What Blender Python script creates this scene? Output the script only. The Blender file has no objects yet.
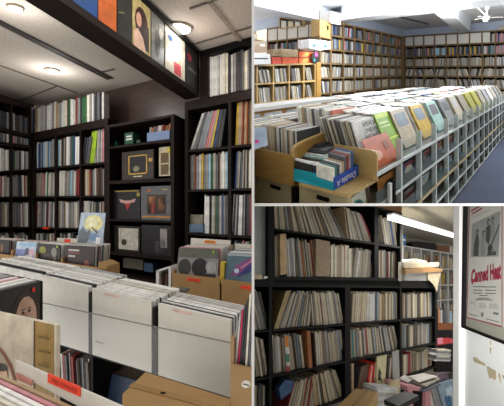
import bpy, bmesh, math, random
from mathutils import Vector, Matrix
random.seed(7)
SC = bpy.context.scene
COL = SC.collection
# ------------------------------------------------------------------ camera
PX, PY, F = 290.0, 180.0, 400.0
def cr(u, v): return Vector(((u-PX)/F, -(v-PY)/F, -1.0))
# camera frame -> world, chosen so that the left shop stands level
_upc = cr(355, 205).cross(cr(-350, 205)).normalized()
if _upc.y < 0: _upc = -_upc
_f = Vector((0, 0, -1)); _f = (_f - _upc*_f.dot(_upc)).normalized()
_r = _f.cross(_upc)
RW = Matrix((_r, _f, _upc))
EYE = Vector((0, 0, 1.55))
def ray(u, v): return RW @ cr(u, v)
def P(u, v, Z): return EYE + ray(u, v)*Z
def px(p):
    q = RW.transposed() @ (p-EYE); return (PX+F*q.x/-q.z, PY-F*q.y/-q.z)
cam = bpy.data.objects.new('camera', bpy.data.cameras.new('camera')); COL.objects.link(cam)
cam.matrix_world = Matrix.Translation(EYE) @ RW.to_4x4()
cam.data.sensor_width = 36; cam.data.sensor_fit = 'HORIZONTAL'
cam.data.lens = F/504*36
cam.data.shift_x = (252-PX)/504; cam.data.shift_y = -(203-PY)/504
cam.data.clip_start = 0.05
SC.camera = cam
# ------------------------------------------------------------------ materials
def lin(h):
    if isinstance(h, str):
        h = h.lstrip('#'); c = [int(h[i:i+2], 16)/255 for i in (0, 2, 4)]
    else: c = h
    return tuple(x/12.92 if x <= .04045 else ((x+.055)/1.055)**2.4 for x in c) + (1,)
MATS = {}
def mat(name, col, rough=.6, var=.12, scale=8, stretch=(1, 1, 1), metal=0, bump=0, spec=.4):
    if name in MATS: return MATS[name]
    m = bpy.data.materials.new(name); m.use_nodes = True; nt = m.node_tree; b = nt.nodes['Principled BSDF']
    b.inputs['Roughness'].default_value = rough; b.inputs['Metallic'].default_value = metal
    b.inputs['Specular IOR Level'].default_value = spec
    tc = nt.nodes.new('ShaderNodeTexCoord'); mp = nt.nodes.new('ShaderNodeMapping'); mp.inputs['Scale'].default_value = stretch
    nz = nt.nodes.new('ShaderNodeTexNoise'); nz.inputs['Scale'].default_value = scale; nz.inputs['Detail'].default_value = 4
    rp = nt.nodes.new('ShaderNodeValToRGB'); c = lin(col)
    rp.color_ramp.elements[0].position = .3; rp.color_ramp.elements[1].position = .7
    rp.color_ramp.elements[0].color = tuple(x*(1-var) for x in c[:3])+(1,)
    rp.color_ramp.elements[1].color = tuple(min(1, x*(1+var)) for x in c[:3])+(1,)
    L = nt.links.new
    L(tc.outputs['Object'], mp.inputs[0]); L(mp.outputs[0], nz.inputs['Vector']); L(nz.outputs[0], rp.inputs[0]); L(rp.outputs[0], b.inputs['Base Color'])
    if bump:
        bp = nt.nodes.new('ShaderNodeBump'); bp.inputs['Strength'].default_value = bump; L(nz.outputs[0], bp.inputs['Height']); L(bp.outputs[0], b.inputs['Normal'])
    MATS[name] = m; return m
def sleeve_mat():
    m = bpy.data.materials.new('printed_card_sleeve'); m.use_nodes = True; nt = m.node_tree; b = nt.nodes['Principled BSDF']
    b.inputs['Roughness'].default_value = .45
    oi = nt.nodes.new('ShaderNodeObjectInfo'); tc = nt.nodes.new('ShaderNodeTexCoord'); nz = nt.nodes.new('ShaderNodeTexNoise'); nz.inputs['Scale'].default_value = 22
    nz.inputs['Detail'].default_value = 3
    mr = nt.nodes.new('ShaderNodeMapRange'); mr.inputs[1].default_value = .3; mr.inputs[2].default_value = .7; mr.inputs[3].default_value = .82; mr.inputs[4].default_value = 1.28
    mx = nt.nodes.new('ShaderNodeMix'); mx.data_type = 'RGBA'; mx.blend_type = 'MULTIPLY'; mx.inputs[0].default_value = 1
    L = nt.links.new
    L(tc.outputs['Object'], nz.inputs['Vector']); L(nz.outputs[0], mr.inputs[0]); L(oi.outputs['Color'], mx.inputs[6]); L(mr.outputs[0], mx.inputs[7]); L(mx.outputs[2], b.inputs['Base Color'])
    return m
SLV = sleeve_mat()
def attr_mat():
    m = bpy.data.materials.new('mixed_card_sleeves'); m.use_nodes = True; nt = m.node_tree; b = nt.nodes['Principled BSDF']; b.inputs['Roughness'].default_value = .5
    a = nt.nodes.new('ShaderNodeAttribute'); a.attribute_name = 'sleeve_colour'; nt.links.new(a.outputs['Color'], b.inputs['Base Color']); return m
STUFFM = attr_mat()
def emit(name, col, s):
    if name in MATS: return MATS[name]
    m = bpy.data.materials.new(name); m.use_nodes = True; b = m.node_tree.nodes['Principled BSDF']
    b.inputs['Base Color'].default_value = lin(col); b.inputs['Emission Color'].default_value = lin(col); b.inputs['Emission Strength'].default_value = s
    MATS[name] = m; return m
def clear(name, tint, op=.12):
    if name in MATS: return MATS[name]
    m = bpy.data.materials.new(name); m.use_nodes = True; nt = m.node_tree; b = nt.nodes['Principled BSDF']
    b.inputs['Base Color'].default_value = lin(tint); b.inputs['Roughness'].default_value = .15
    t = nt.nodes.new('ShaderNodeBsdfTransparent'); x = nt.nodes.new('ShaderNodeMixShader'); x.inputs[0].default_value = op
    o = nt.nodes['Material Output']; nt.links.new(t.outputs[0], x.inputs[1]); nt.links.new(b.outputs[0], x.inputs[2]); nt.links.new(x.outputs[0], o.inputs[0])
    MATS[name] = m; return m
DARKW = mat('dark_espresso_wood', '#231a17', .55, .35, 6, (1, 1, 6), spec=.18)
DARKWALL = mat('dark_brown_panel_wall', '#4d3d38', .33, .2, 5, (1, 1, 8))
BLACKW = mat('black_painted_wood', '#0d0d0f', .55, .3, 10, spec=.15)
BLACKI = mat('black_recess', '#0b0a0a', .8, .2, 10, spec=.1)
CARD = mat('brown_cardboard', '#a88557', .8, .08, 12)
CARD2 = mat('tan_cardboard', '#a3835c', .8, .1, 12)
PLY = mat('pale_plywood', '#b99a62', .5, .12, 5, (1, 1, 10))
PLYD = mat('golden_plywood', '#a07a3c', .5, .12, 5, (1, 1, 8))
PLYB = mat('birch_cabinet_board', '#b0a078', .5, .08, 5, (1, 1, 9))
SHW = mat('honey_shelf_wood', '#7d6442', .6, .15, 7)
WHT = mat('white_paint', '#dcdcda', .5, .04, 6)
WHC = mat('white_card', '#d9d6cd', .5, .04, 30)
CEILL = mat('stippled_ceiling_tile', '#cfc5ba', .85, .12, 45, bump=.15)
CEILU = mat('white_ceiling_plaster', '#f4f5f8', .7, .03, 4)
BLUEW = mat('pale_blue_plaster', '#c7d3e6', .8, .04, 3)
STEEL = mat('grey_metal', '#a4a7a9', .45, .2, 9, (30, 1, 1), metal=.1)
CARPET = mat('blue_grey_carpet', '#4f5769', .95, .12, 120)
ACR = clear('clear_acrylic', '#9fc0ca', .09)
ACRW = mat('white_acrylic_edge', '#c3cbc8', .3, .03, 8)
ORNG = mat('orange_sticker', '#f04a2c', .5, .06, 12)
AMBER = mat('amber_sticker', '#f49a32', .5, .05, 12)
INK = mat('dark_ink', '#33261f', .6, .1, 20)
# ------------------------------------------------------------------ rooms and clipping
class Room:
    def __init__(s, va, vb, planes):
        s.ea = ray(*va).normalized(); s.eb = ray(*vb).normalized()
        u = s.ea.cross(s.eb).normalized()
        if (RW.transposed() @ u).y < 0: u = -u
        s.up = u; s.planes = planes
def cutplane(p, q, inside):
    n = ray(*p).cross(ray(*q)).normalized()
    if n.dot(ray(*inside)) < 0: n = -n
    return n
VL = cutplane((251.8, 0), (251.8, 406), (100, 200))
VR = cutplane((254.2, 0), (254.2, 406), (400, 200))
HU = cutplane((252, 203.4), (504, 203.4), (400, 50))
HL = cutplane((252, 206), (504, 206), (400, 350))
LEFT = Room((-350, 205), (355, 205), [VL])
UPR = Room((555, 72), (-5, 70), [VR, HU])
LOW = Room((660, 286), (60, 276), [VR, HL])
def build(name, verts, faces, room, m, parent=None, color=None, label=None, cat=None, group=None, kind=None, bevel=0, attr=None):
    bm = bmesh.new()
    vs = [bm.verts.new(v) for v in verts]
    for f in faces:
        try: bm.faces.new([vs[i] for i in f])
        except ValueError: pass
    bmesh.ops.recalc_face_normals(bm, faces=bm.faces)
    if bevel: bmesh.ops.bevel(bm, geom=list(bm.edges), offset=bevel, segments=2, affect='EDGES', profile=.5)
    if room:
        for n in room.planes:
            if any((v.co-EYE).dot(n) < 0 for v in bm.verts):
                r = bmesh.ops.bisect_plane(bm, geom=bm.verts[:]+bm.edges[:]+bm.faces[:], dist=1e-6, plane_co=EYE, plane_no=n, clear_inner=True, clear_outer=False)
                ed = [e for e in r['geom_cut'] if isinstance(e, bmesh.types.BMEdge)]
                if ed: bmesh.ops.holes_fill(bm, edges=ed)
        if not bm.verts: bm.free(); return None
    zs = [v.co for v in bm.verts]
    o0 = Vector(((min(c.x for c in zs)+max(c.x for c in zs))/2, (min(c.y for c in zs)+max(c.y for c in zs))/2, min(c.z for c in zs)))
    base = parent.get('_o') if parent else None
    org = Vector(base) if base else o0
    for v in bm.verts: v.co -= org
    me = bpy.data.meshes.new(name); bm.to_mesh(me); bm.free(); me.materials.append(m)
    o = bpy.data.objects.new(name, me); COL.objects.link(o)
    if parent: o.parent = parent; o['_o'] = list(org)
    else: o.location = org; o['_o'] = list(org)
    if color: o.color = lin(color)
    tag(o, label, cat, group, kind)
    return o
def tag(o, label=None, cat=None, group=None, kind=None):
    if o is None: return o
    if label:
        w = label.split()
        for z in ('dark', 'the', 'shelving', 'the', 'of', 'the'):
            if len(w) > 16 and z in w: w.remove(z)
        o['label'] = ' '.join(w)
    if cat: o['category'] = cat
    if group: o['group'] = group
    if kind: o['kind'] = kind
    return o
def root(name, loc, label, cat, group=None, kind=None):
    o = bpy.data.objects.new(name, None); COL.objects.link(o); o.location = loc; o.empty_display_size = .05; o['_o'] = list(loc)
    return tag(o, label, cat, group, kind)
# ------------------------------------------------------------------ surfaces
class Pl:
    """a wall-like surface: passes through pixel (u,v) at depth Z, runs along d1 and d2; dd = direction going into the depth"""
    def __init__(s, room, d1, d2, dd, u, v, Z):
        s.room = room; s.p = P(u, v, Z); s.d1 = d1; s.n = d1.cross(d2).normalized(); s.dd = dd
    def at(s, u, v, d=0.0):
        r = ray(u, v); p = s.p + s.dd*d
        return EYE + r*((p-EYE).dot(s.n)/r.dot(s.n))
def wallA(room, x, Z, y=None): return Pl(room, room.ea, room.up, room.eb, x, y or 200, Z)
def wallB(room, x, Z, y=None): return Pl(room, room.eb, room.up, room.ea, x, y or 200, Z)
def flat(room, u, v, Z):
    return Pl(room, room.ea, room.eb, room.up, u, v, Z)
def ring(n, a=0): return [tuple(range(a, a+n))]
def pverts(front, back):
    n = len(front)
    f = [tuple(range(n)), tuple(range(2*n-1, n-1, -1))] + [(i, (i+1) % n, n+(i+1) % n, n+i) for i in range(n)]
    return list(front)+list(back), f
def prism(name, pl, poly, d0, d1, m, parent=None, **k):
    fr = [pl.at(u, v, d0) for u, v in poly]; bk = [p+pl.dd*(d1-d0) for p in fr]
    v, f = pverts(fr, bk)
    return build(name, v, f, k.pop('room', pl.room), m, parent, **k)
def rect(x0, y0, x1, y1): return [(x0, y0), (x1, y0), (x1, y1), (x0, y1)]
def bq(poly, s, t):      # s right, t down inside a 4-corner outline
    tl, tr, br, bl = [Vector(p).to_2d() if len(p) == 2 else p for p in poly]
    return tuple((tl*(1-s)+tr*s)*(1-t)+(bl*(1-s)+br*s)*t)
def sub(poly, pts): return [bq(poly, s, t) for s, t in pts]
def R_(s0, t0, s1, t1): return [(s0, t0), (s1, t0), (s1, t1), (s0, t1)]
def E_(s, t, a, b, n=14, rot=0): return [(s+a*math.cos(6.2832*i/n+rot), t+b*math.sin(6.2832*i/n+rot)) for i in range(n)]
def wline(p, q, w):       # a thick line between two fraction points
    dx, dy = q[0]-p[0], q[1]-p[1]; l = math.hypot(dx, dy) or 1; nx, ny = -dy/l*w/2, dx/l*w/2
    return [(p[0]+nx, p[1]+ny), (q[0]+nx, q[1]+ny), (q[0]-nx, q[1]-ny), (p[0]-nx, p[1]-ny)]
def text(pl, poly, s, d, m, parent, name='lettering', bold=0, italic=0, thick=.001, **k):
    cu = bpy.data.curves.new('t', 'FONT'); cu.body = s; cu.extrude = 0; cu.offset = bold; cu.shear = italic; cu.resolution_u = 2
    to = bpy.data.objects.new('t', cu); COL.objects.link(to)
    dg = bpy.context.evaluated_depsgraph_get(); dg.update()
    me = bpy.data.meshes.new_from_object(to.evaluated_get(dg))
    vs = [v.co.copy() for v in me.vertices]; fs = [tuple(p.vertices) for p in me.polygons]
    bpy.data.objects.remove(to); bpy.data.curves.remove(cu); bpy.data.meshes.remove(me)
    x0, x1 = min(v.x for v in vs), max(v.x for v in vs); y0, y1 = min(v.y for v in vs), max(v.y for v in vs)
    pts = [pl.at(*bq(poly, (v.x-x0)/(x1-x0), 1-(v.y-y0)/(y1-y0)), d) for v in vs]
    return build(name, pts, fs, None, m, parent, **k)
NAMES = {}
def cover(pl, poly, d, label, color, art=(), thick=.006, group=None, name='record_sleeve', cat='record', shift=None, mm=None):
    o = prism(name, pl, poly, d, d+thick, mm or SLV, color=color, label=label, cat=cat, group=group)
    if o is None: return None
    for i, (nm, pts, c) in enumerate(art):
        prism(nm, pl, sub(poly, pts), d-.0012-.0006*i, d-.0004-.0006*i, SLV, o, color=c)
    return o
CN = {'#c9c8c4': 'pale grey', '#8f8f90': 'grey', '#37373c': 'black', '#b39a78': 'tan', '#3f6b4a': 'green', '#8d3a3a': 'red', '#33507f': 'blue',
      '#9cc0d4': 'light blue', '#e4dfcf': 'cream', '#5c4234': 'brown', '#c98a94': 'pink', '#eeeeec': 'white', '#c9a73c': 'yellow', '#5d5f66': 'dark grey',
      '#9d9686': 'stone grey', '#7a6f5c': 'olive brown', '#b8ac93': 'beige', '#6d5d4a': 'umber', '#a7a296': 'warm grey', '#c6bda6': 'ivory', '#4a4740': 'charcoal',
      '#7c8a96': 'slate blue', '#b06a3a': 'orange brown', '#a4c639': 'lime green', '#d0402e': 'bright red', '#2f6f68': 'teal', '#8a4f74': 'purple'}
PL_L = ['#c9c8c4']*4+['#8f8f90']*4+['#37373c']*3+['#eeeeec']*3+['#b39a78', '#3f6b4a', '#8d3a3a', '#33507f', '#9cc0d4', '#e4dfcf', '#e4dfcf', '#5c4234', '#c98a94', '#5d5f66', '#5d5f66', '#9d9686', '#a7a296']
PL_W = ['#c9c8c4']*6+['#eeeeec']*4+['#8f8f90']*3+['#e4dfcf']*2+['#37373c', '#b39a78', '#9cc0d4', '#c98a94']
PL_R = ['#9d9686']*4+['#b8ac93']*5+['#c6bda6']*5+['#a7a296']*4+['#7a6f5c']*2+['#6d5d4a']*2+['#4a4740']*3+['#8f8f90']*2+['#b39a78', '#5c4234', '#7c8a96', '#8d3a3a']
PL_U = ['#9d9686']*4+['#a7a296']*5+['#c9c8c4']*4+['#b8ac93']*3+['#8f8f90']*4+['#5d5f66']*2+['#37373c', '#7a6f5c', '#c6bda6']
PL_UC = ['#37373c']*5+['#5d5f66']*5+['#33507f']*2+['#8d3a3a']+['#8f8f90']*3+['#c9c8c4']*2+['#7c8a96']*3+['#b39a78', '#c98a94', '#c9a73c', '#5c4234', '#2f6f68']
ORD = ['first', 'second', 'third', 'fourth', 'fifth', 'sixth', 'seventh', 'eighth', 'ninth', 'tenth', 'eleventh', 'twelfth', 'thirteenth', 'fourteenth', 'fifteenth', 'sixteenth',
       'seventeenth', 'eighteenth', 'nineteenth', 'twentieth', 'twenty-first', 'twenty-second', 'twenty-third', 'twenty-fourth', 'twenty-fifth', 'twenty-sixth', 'twenty-seventh', 'twenty-eighth', 'twenty-ninth', 'thirtieth']
ORD += ['thirty-'+x for x in ORD[:9]]
STUFF = {}
def spines(pl, xL, xR, top, bot, n, pal, lean=0, where='', group='', d0=.04, depth=.27, jag=.1, stuff=None, gap=.25, lean2=None, cols=None, special=None):
    """upright sleeves side by side: xL..xR at the foot, top/bot are y or functions of x; lean = pixels the head is shifted"""
    tf = top if callable(top) else (lambda x: top); bf = bot if callable(bot) else (lambda x: bot)
    if n > 2 and not cols: n = min(38, round(n*(1.2 if stuff else 1.45))); special = {int(k*1.4): v for k, v in special.items()} if special else special
    ws = [random.uniform(.5, 1.5) for _ in range(n)]; sw = sum(ws); x = xL
    lean2 = lean if lean2 is None else lean2
    for i in range(n):
        w = ws[i]/sw*(xR-xL); x0, x1 = x+.04*w, x+w*.93; x += w
        c = cols[i % len(cols)] if cols else random.choice(pal)
        if special and i in special: c = special[i]
        L = lean+(lean2-lean)*i/max(1, n-1)
        h = bf(x0)-tf(x0)
        yt = lambda q: tf(q)+h*jj+.5
        jj = random.uniform(0, jag)
        poly = [(x0+L, yt(x0)), (x1+L, yt(x1)), (x1, bf(x1)-.25), (x0, bf(x0)-.25)]
        dj = d0+random.uniform(0, .025)
        if stuff is not None:
            fr = [pl.at(u, v, dj) for u, v in poly]; bk = [p+pl.dd*depth for p in fr]
            v, f = pverts(fr, bk); S = STUFF.setdefault(stuff, ([], [], [])); k = len(S[0])
            S[0].extend(v); S[1].extend([tuple(a+k for a in q) for q in f]); S[2].extend([lin(c)]*len(f))
        else:
            prism('record_sleeve', pl, poly, dj, dj+depth, SLV, color=c, cat='record', group=group,
                  label='%s record, %s from left %s' % (CN.get(c, 'coloured'), ORD[i], where))
def bookcase(name, label, pl, X, Y, depth, m, tx=1.2, ty=1.2, back=True, parent=None, cat='bookcase', backm=None, ymap=None, dback=None):
    """X: pixel columns (or (x, halfwidth)), Y: lines ((xa,ya),(xb,yb)[,half thickness])"""
    X = [(a, tx/2) if not isinstance(a, tuple) else a for a in X]
    fy = []
    for l in Y:
        (xa, ya), (xb, yb) = l[0], l[1]; h = l[2] if len(l) > 2 else ty/2
        fy.append((lambda q, xa=xa, ya=ya, xb=xb, yb=yb: ya+(yb-ya)*(q-xa)/(xb-xa), h))
    if parent is None:
        parent = root(name, pl.at(X[0][0], fy[-1][0](X[0][0])), label, cat)
    x0, x1 = X[0][0]-X[0][1], X[-1][0]+X[-1][1]
    for i, (x, w) in enumerate(X):
        a, b = x-w, x+w
        e = i in (0, len(X)-1)
        prism('side_panel' if e else 'divider', pl, [(a, fy[0][0](a)-fy[0][1]), (b, fy[0][0](b)-fy[0][1]), (b, fy[-1][0](b)+fy[-1][1]), (a, fy[-1][0](a)+fy[-1][1])], 0 if e else .003, depth, m, parent)
    for j, (g, h) in enumerate(fy):
        prism('top_panel' if j == 0 else 'shelf', pl, [(x0, g(x0)-h), (x1, g(x1)-h), (x1, g(x1)+h), (x0, g(x0)+h)], .0015, depth, m, parent)
    if back:
        prism('back_panel', pl, [(x0, fy[0][0](x0)), (x1, fy[0][0](x1)), (x1, fy[-1][0](x1)), (x0, fy[-1][0](x0))], depth, depth+.012, backm or m, parent)
    def cell(i, j):
        return (X[i][0]+X[i][1], X[i+1][0]-X[i+1][1], lambda q: fy[j][0](q)+fy[j][1], lambda q: fy[j+1][0](q)-fy[j+1][1])
    return parent, cell
def boxed(name, pl, poly, d0, d1, m, label, cat, **k): return prism(name, pl, poly, d0, d1, m, label=label, cat=cat, **k)
def slabv(room, pts, vec, name, m, parent=None, **k):
    v, f = pverts(pts, [p+vec for p in pts]); return build(name, v, f, room, m, parent, **k)
def horiz(room, H, u, v):  # point seen at pixel (u,v) on the level H above the eye, in the room's own upright
    r = ray(u, v); return EYE + r*(H/r.dot(room.up))
def lightarea(name, loc, direction, w, h, power, col=(1, 1, 1)):
    l = bpy.data.lights.new(name, 'AREA'); l.shape = 'RECTANGLE'; l.size = w; l.size_y = h; l.energy = power; l.color = col
    o = bpy.data.objects.new(name, l); COL.objects.link(o); o.location = loc
    o.rotation_euler = direction.to_track_quat('-Z', 'Y').to_euler(); return o
#==SECTIONS==
# ================================================================== LEFT SHOP
R = LEFT
ZB = lambda x, K: K/(x+350.0)
LW = wallA(R, 200, ZB(200, 1958))                       # back wall plane
g = lambda y0: (lambda x: 205+(y0-205)*(x+350)/550.0)   # a level line on walls running towards the left, y given at x=200
HC = (LW.at(200, 51)-EYE).dot(R.up)
def lvl(u, v, H=HC): return horiz(R, H, u, v)
# shell
fl = -1.55
def plan(a, b, H, room=R): return EYE+room.ea*a+room.eb*b+room.up*H
def wallstrip(name, pl, x0, x1, yt, yb, d, th, m):
    return prism(name, pl, [(x0, yt(x0)), (x1, yt(x1)), (x1, yb(x1)), (x0, yb(x0))], d, d+th, m, kind='structure')
gt = g(50.5); gb = g(205+1.55*400/ZB(200, 1958)+5)
wallstrip('wall_back', LW, 25, 262, gt, gb, .36, .1, DARKWALL)
LL = Pl(R, R.eb, R.up, R.ea, 31, 200, ZB(31, 1958))     # left side wall, coming towards us
gl = lambda y0: (lambda x: 205+(y0-205)*(355-x)/324.0)   # level line there, y given at x=31
wallstrip('wall_left', LL, -90, 34, gl(98), gl(345), .36, .1, DARKWALL)
o1 = [lvl(16, 112), lvl(262, 58), lvl(262, -20), lvl(-120, -20), lvl(-120, 62)]
slabv(R, o1, R.up*.08, 'ceiling', CEILL, kind='structure')
slabv(R, [EYE+R.up*fl+ray(x, 205)*z for x, z in ((-120, 9), (262, 9), (262, .6), (-120, .6))], -R.up*.05, 'floor', mat('dark_vinyl_floor', '#6b655e', .5, .15, 4), kind='structure')
# ceiling joints
def joint(n, p, q, w, m):
    a, b = lvl(*p), lvl(*q); s = (b-a).cross(R.up).normalized()*w/2
    slabv(R, [x-R.up*.012 for x in (a+s, b+s, b-s, a-s)], R.up*.011, 'trim_%d' % n, m, kind='structure')
JM = mat('grey_ceiling_runner', '#6b645d', .7, .1, 20)
JD = mat('dark_ceiling_runner', '#3c3836', .7, .1, 20)
joint(1, (-20, 11), (111, 78), .05, JD); joint(2, (-20, 13.5), (108, 79), .02, JM)
joint(3, (0, 65), (76, 92), .012, JM); joint(4, (56, 86), (20, 100), .012, JM); joint(5, (100, 72), (114, 68.5), .012, JD)
joint(6, (206, -4), (243, 43), .035, mat('pale_ceiling_runner', '#a89c8e', .7, .1, 20)); joint(7, (194, 43.5), (252, 26), .014, JM); joint(8, (190, 8), (252, -14), .012, JM)
# beam carrying albums
BP = Pl(R, R.eb, R.up, R.ea, 199.5, 200, ZB(199.5, 1958))
bt = lambda x: 205-154*(355-x)/155.0; bb = lambda x: 205-107.5*(355-x)/155.0; brail = lambda x: 205-112*(355-x)/155.
def beamq(x0, x1, a, b): return [(x0, a(x0)), (x1, a(x1)), (x1, b(x1)), (x0, b(x0))]
beam = root('ceiling_beam', BP.at(199, 97), 'dark brown boxed ceiling beam with album rail crossing the left shop', 'beam')
prism('beam_body', BP, beamq(20, 199.5, bt, bb), .03, .21, DARKW, beam, room=R)
prism('bottom_rail', BP, beamq(20, 199.5, lambda x: brail(x), bb), -.012, .03, DARKW, beam)
prism('top_rail', BP, beamq(20, 199.5, lambda x: bt(x)+.2, lambda x: bt(x)+(355-x)*.03), -.005, .03, BLACKW, beam)
def bq4(x0, x1, e=.028): return [(x0, bt(x0)+(355-x0)*e), (x1, bt(x1)+(355-x1)*e), (x1, brail(x1)-.3), (x0, brail(x0)-.3)]
covs = [(73, 97.5, '#1f4a86', 'deep blue album cover with a white blob on the ceiling beam', [('printed_emblem', E_(.2, .75, .12, .09), '#c8cf9a'), ('printed_streak', wline((.5, .6), (.8, .7), .03), '#9db8d8')]),
 (98.3, 116.5, '#c0602c', 'plain orange album cover on the ceiling beam', []),
 (117.3, 131.5, '#2b2c2b', 'nearly black album cover between the orange and the portrait album on the beam', [('printed_curve', wline((.1, .62), (.5, .55), .02), '#8a8a62'), ('printed_band', R_(0, .64, 1, 1), '#202123')]),
 (132.5, 150.5, '#bfae74', 'album cover on the beam with a long-haired person on yellow ground', [('printed_hair', E_(.5, .47, .36, .3), '#3a1a1c'), ('printed_hair', R_(.55, .45, .92, .95), '#2b1519'), ('printed_face', E_(.36, .44, .15, .14), '#d8a68f'), ('printed_shoulder', [(.05, .72), (.3, .62), (.6, .75), (.75, 1), (.08, 1)], '#e2bba4')]),
 (151.5, 164, '#767a76', 'grey and black sketch album cover on the beam beside the lamp', [('printed_figure', E_(.5, .6, .2, .3), '#30332f'), ('painted_glare', E_(.75, .35, .15, .12), '#c3c6c0')]),  # the pale oval puts glare into the cover's colour
 (165.5, 185, '#d9d2c2', 'white album cover with a red and blue figure on the beam', [('printed_figure', E_(.6, .6, .2, .3), '#c89a86'), ('printed_figure', R_(.45, .7, .8, .97), '#b8484f'), ('printed_badge', E_(.25, .25, .12, .06), '#2f6fb8')]),
 (186, 197.5, '#222326', 'black album cover nearest the wall end of the beam', [('printed_badge', E_(.3, .3, .2, .1), '#8e2a3a'), ('printed_lettering', R_(.2, .55, .9, .62), '#6f7074')])]
for x0, x1, c, lab, art in covs:
    cover(BP, bq4(x0, x1), .008, lab, c, art, thick=.01, name='album_cover', cat='album', group='albums on the ceiling beam')
# downlights
for (u, v), rr, lab in (((15.5, 6.5), .045, 'small round ceiling spotlight at the top left corner of the left shop'), ((52, 69.5), .06, 'round ceiling spotlight over the left bookcase'), ((180, 26.5), .085, 'round ceiling spotlight beside the album beam')):
    c = lvl(u, v); t = root('ceiling_spotlight', c, lab, 'ceiling light')
    ax = (R.ea-R.up*R.ea.dot(R.up)).normalized(); ay = R.up.cross(ax)
    def disc(r0, h0, h1, nm, m, parent):
        pts = [c+ax*r0*math.cos(i*.3142)+ay*r0*math.sin(i*.3142) for i in range(20)]
        return slabv(R, [p-R.up*h0 for p in pts], R.up*(h0-h1), nm, m, parent)
    disc(rr*1.15, .02, .0, 'trim_ring', mat('nickel_ring', '#a39a8c', .3, .1, 10, metal=.6), t); disc(rr*.93, .026, .0205, 'lamp_disc', emit('warm_white_lamp', '#fff4e6', 22), t)
# ---- left bookcase (back wall)
K = LW
C1, cell = bookcase('bookcase', 'large dark brown bookcase on the back wall, six shelves of records', LW, [(32.5, .9), (55.2, .8), (80.3, .8), (106, 1.6)],
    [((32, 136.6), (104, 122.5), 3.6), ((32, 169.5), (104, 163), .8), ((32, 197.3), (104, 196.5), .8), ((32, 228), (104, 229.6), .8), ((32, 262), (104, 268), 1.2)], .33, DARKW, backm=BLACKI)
rowname = ['top row', 'second row', 'third row', 'bottom row']
for j in range(4):
    for i in range(3):
        x0, x1, t, b = cell(i, j); n = (9, 10, 10)[i]
        h = b(x0)-t(x0)
        if (i, j) == (2, 0):
            spines(LW, x0+.2, x0+7.5, lambda q, t=t: t(q)+6, b, 4, ['#37373c', '#5d5f66'], lean=3.5, where='in the cubby with the lime green sleeves', group='records in the dark left bookcase', jag=.05)
            spines(LW, x0+7.6, x0+13.2, lambda q, t=t: t(q)+2, b, 2, ['#a4c639'], lean=3.2, where='of the lime green pair in the bookcase', group='records in the dark left bookcase', jag=.02)
            spines(LW, x0+13.5, x1-.3, lambda q, t=t: t(q)+1.5, b, 5, ['#8f8f90', '#c9c8c4', '#c98a94'], lean=1, lean2=0, where='right of the lime green sleeves', group='records in the dark left bookcase')
            continue
        spines(LW, x0+.3, x1-.3, lambda q, t=t, h=h: t(q)+.09*h, b, n, PL_L, lean=random.uniform(-.3, .8), where='in the %s, bay %s of the dark left bookcase' % (rowname[j], ('one', 'two', 'three')[i]), group='records in the dark left bookcase', jag=.07)
# loose row on top of it
tb = lambda x: 137-(x-32)*14.1/72-3.9
rand_keep = random.random()
spines(LW, 29.5, 104, lambda q: tb(q)-27+(q-29)*-.02, tb, 27, PL_L+['#2f6f68', '#37373c', '#33507f'], lean=.3, lean2=.0, where='standing on top of the left bookcase', group='records on top of the left bookcase', jag=.12, depth=.1, special={25: '#5d5f66', 26: '#37373c'})
# ---- bookcase along the left side wall
LS, cell = bookcase('bookcase', 'dark bookcase along the far left wall, seen end-on at the picture edge', LL, [(-14, .8), (11.8, .8), (30.6, .8)],
    [((0, 101), (31, 108), 1), ((0, 128.5), (31, 136.5), 1.6), ((0, 143), (31, 147), 1.4), ((0, 172), (31, 170), .8), ((0, 197.5), (31, 197.3), .8), ((0, 227.5), (31, 228), .8), ((0, 268), (31, 262), 1)], .33, DARKW, backm=BLACKI)
for j, (n, nm) in enumerate(((5, 'upper shelf'), (6, 'shallow shelf'), (8, 'third row'), (8, 'fourth row'), (8, 'fifth row'), (8, 'bottom row'))):
    for i in range(2):
        x0, x1, t, b = cell(i, j)
        h = b(x0)-t(x0)
        spines(LL, max(x0, -3)+.2, x1-.2, lambda q, t=t, h=h: t(q)+(.3 if j == 0 else .1)*h, b, n if i else n*2//3, PL_L if j > 1 else ['#37373c', '#5c4234', '#5d5f66', '#8f8f90'] if j == 0 else PL_L, lean=random.uniform(-.5, .5),
               where='in the %s, %s bay of the far left bookcase' % (nm, ('left', 'right')[i]), group='records in the far left bookcase', jag=.1)
# ---- display case in the middle
DP = wallA(R, 172, ZB(172, 1958)*.97)
gd = lambda y0: (lambda x: 205+(y0-205)*(x+350)/522.0)
Yl = lambda y, h: ((107, gd(y)(107)), (172, gd(y)(172)), h)
D1, cell = bookcase('display_case', 'tall dark display case with four shelves in the middle of the back wall', DP, [(108, 1.4), (172.4, 1.6)],
    [Yl(115.5, 1.2), Yl(140, 1), Yl(179.5, 1.6), Yl(222, .9), Yl(259.5, 1.3), Yl(285, 1)], .33, DARKW, backm=BLACKI)
dy = lambda y: gd(y)
def dq(x0, x1, ytop, ybot): return [(x0, dy(ytop)(x0)), (x1, dy(ytop)(x1)), (x1, dy(ybot)(x1)), (x0, dy(ybot)(x0))]
G = 'boxed sets in the display case'
o = prism('storage_box', DP, dq(124.5, 133, 126, 138.6), .08, .2, SLV, color='#1f5a46', label='small dark green box with white lettering on the top display shelf', cat='box')
prism('printed_lettering', DP, dq(126.3, 131.7, 129.3, 131), .0785, .0795, SLV, o, color='#dfe8df'); prism('printed_lettering', DP, dq(126, 131.9, 132.3, 134.3), .0785, .0795, SLV, o, color='#dfe8df')
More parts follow.
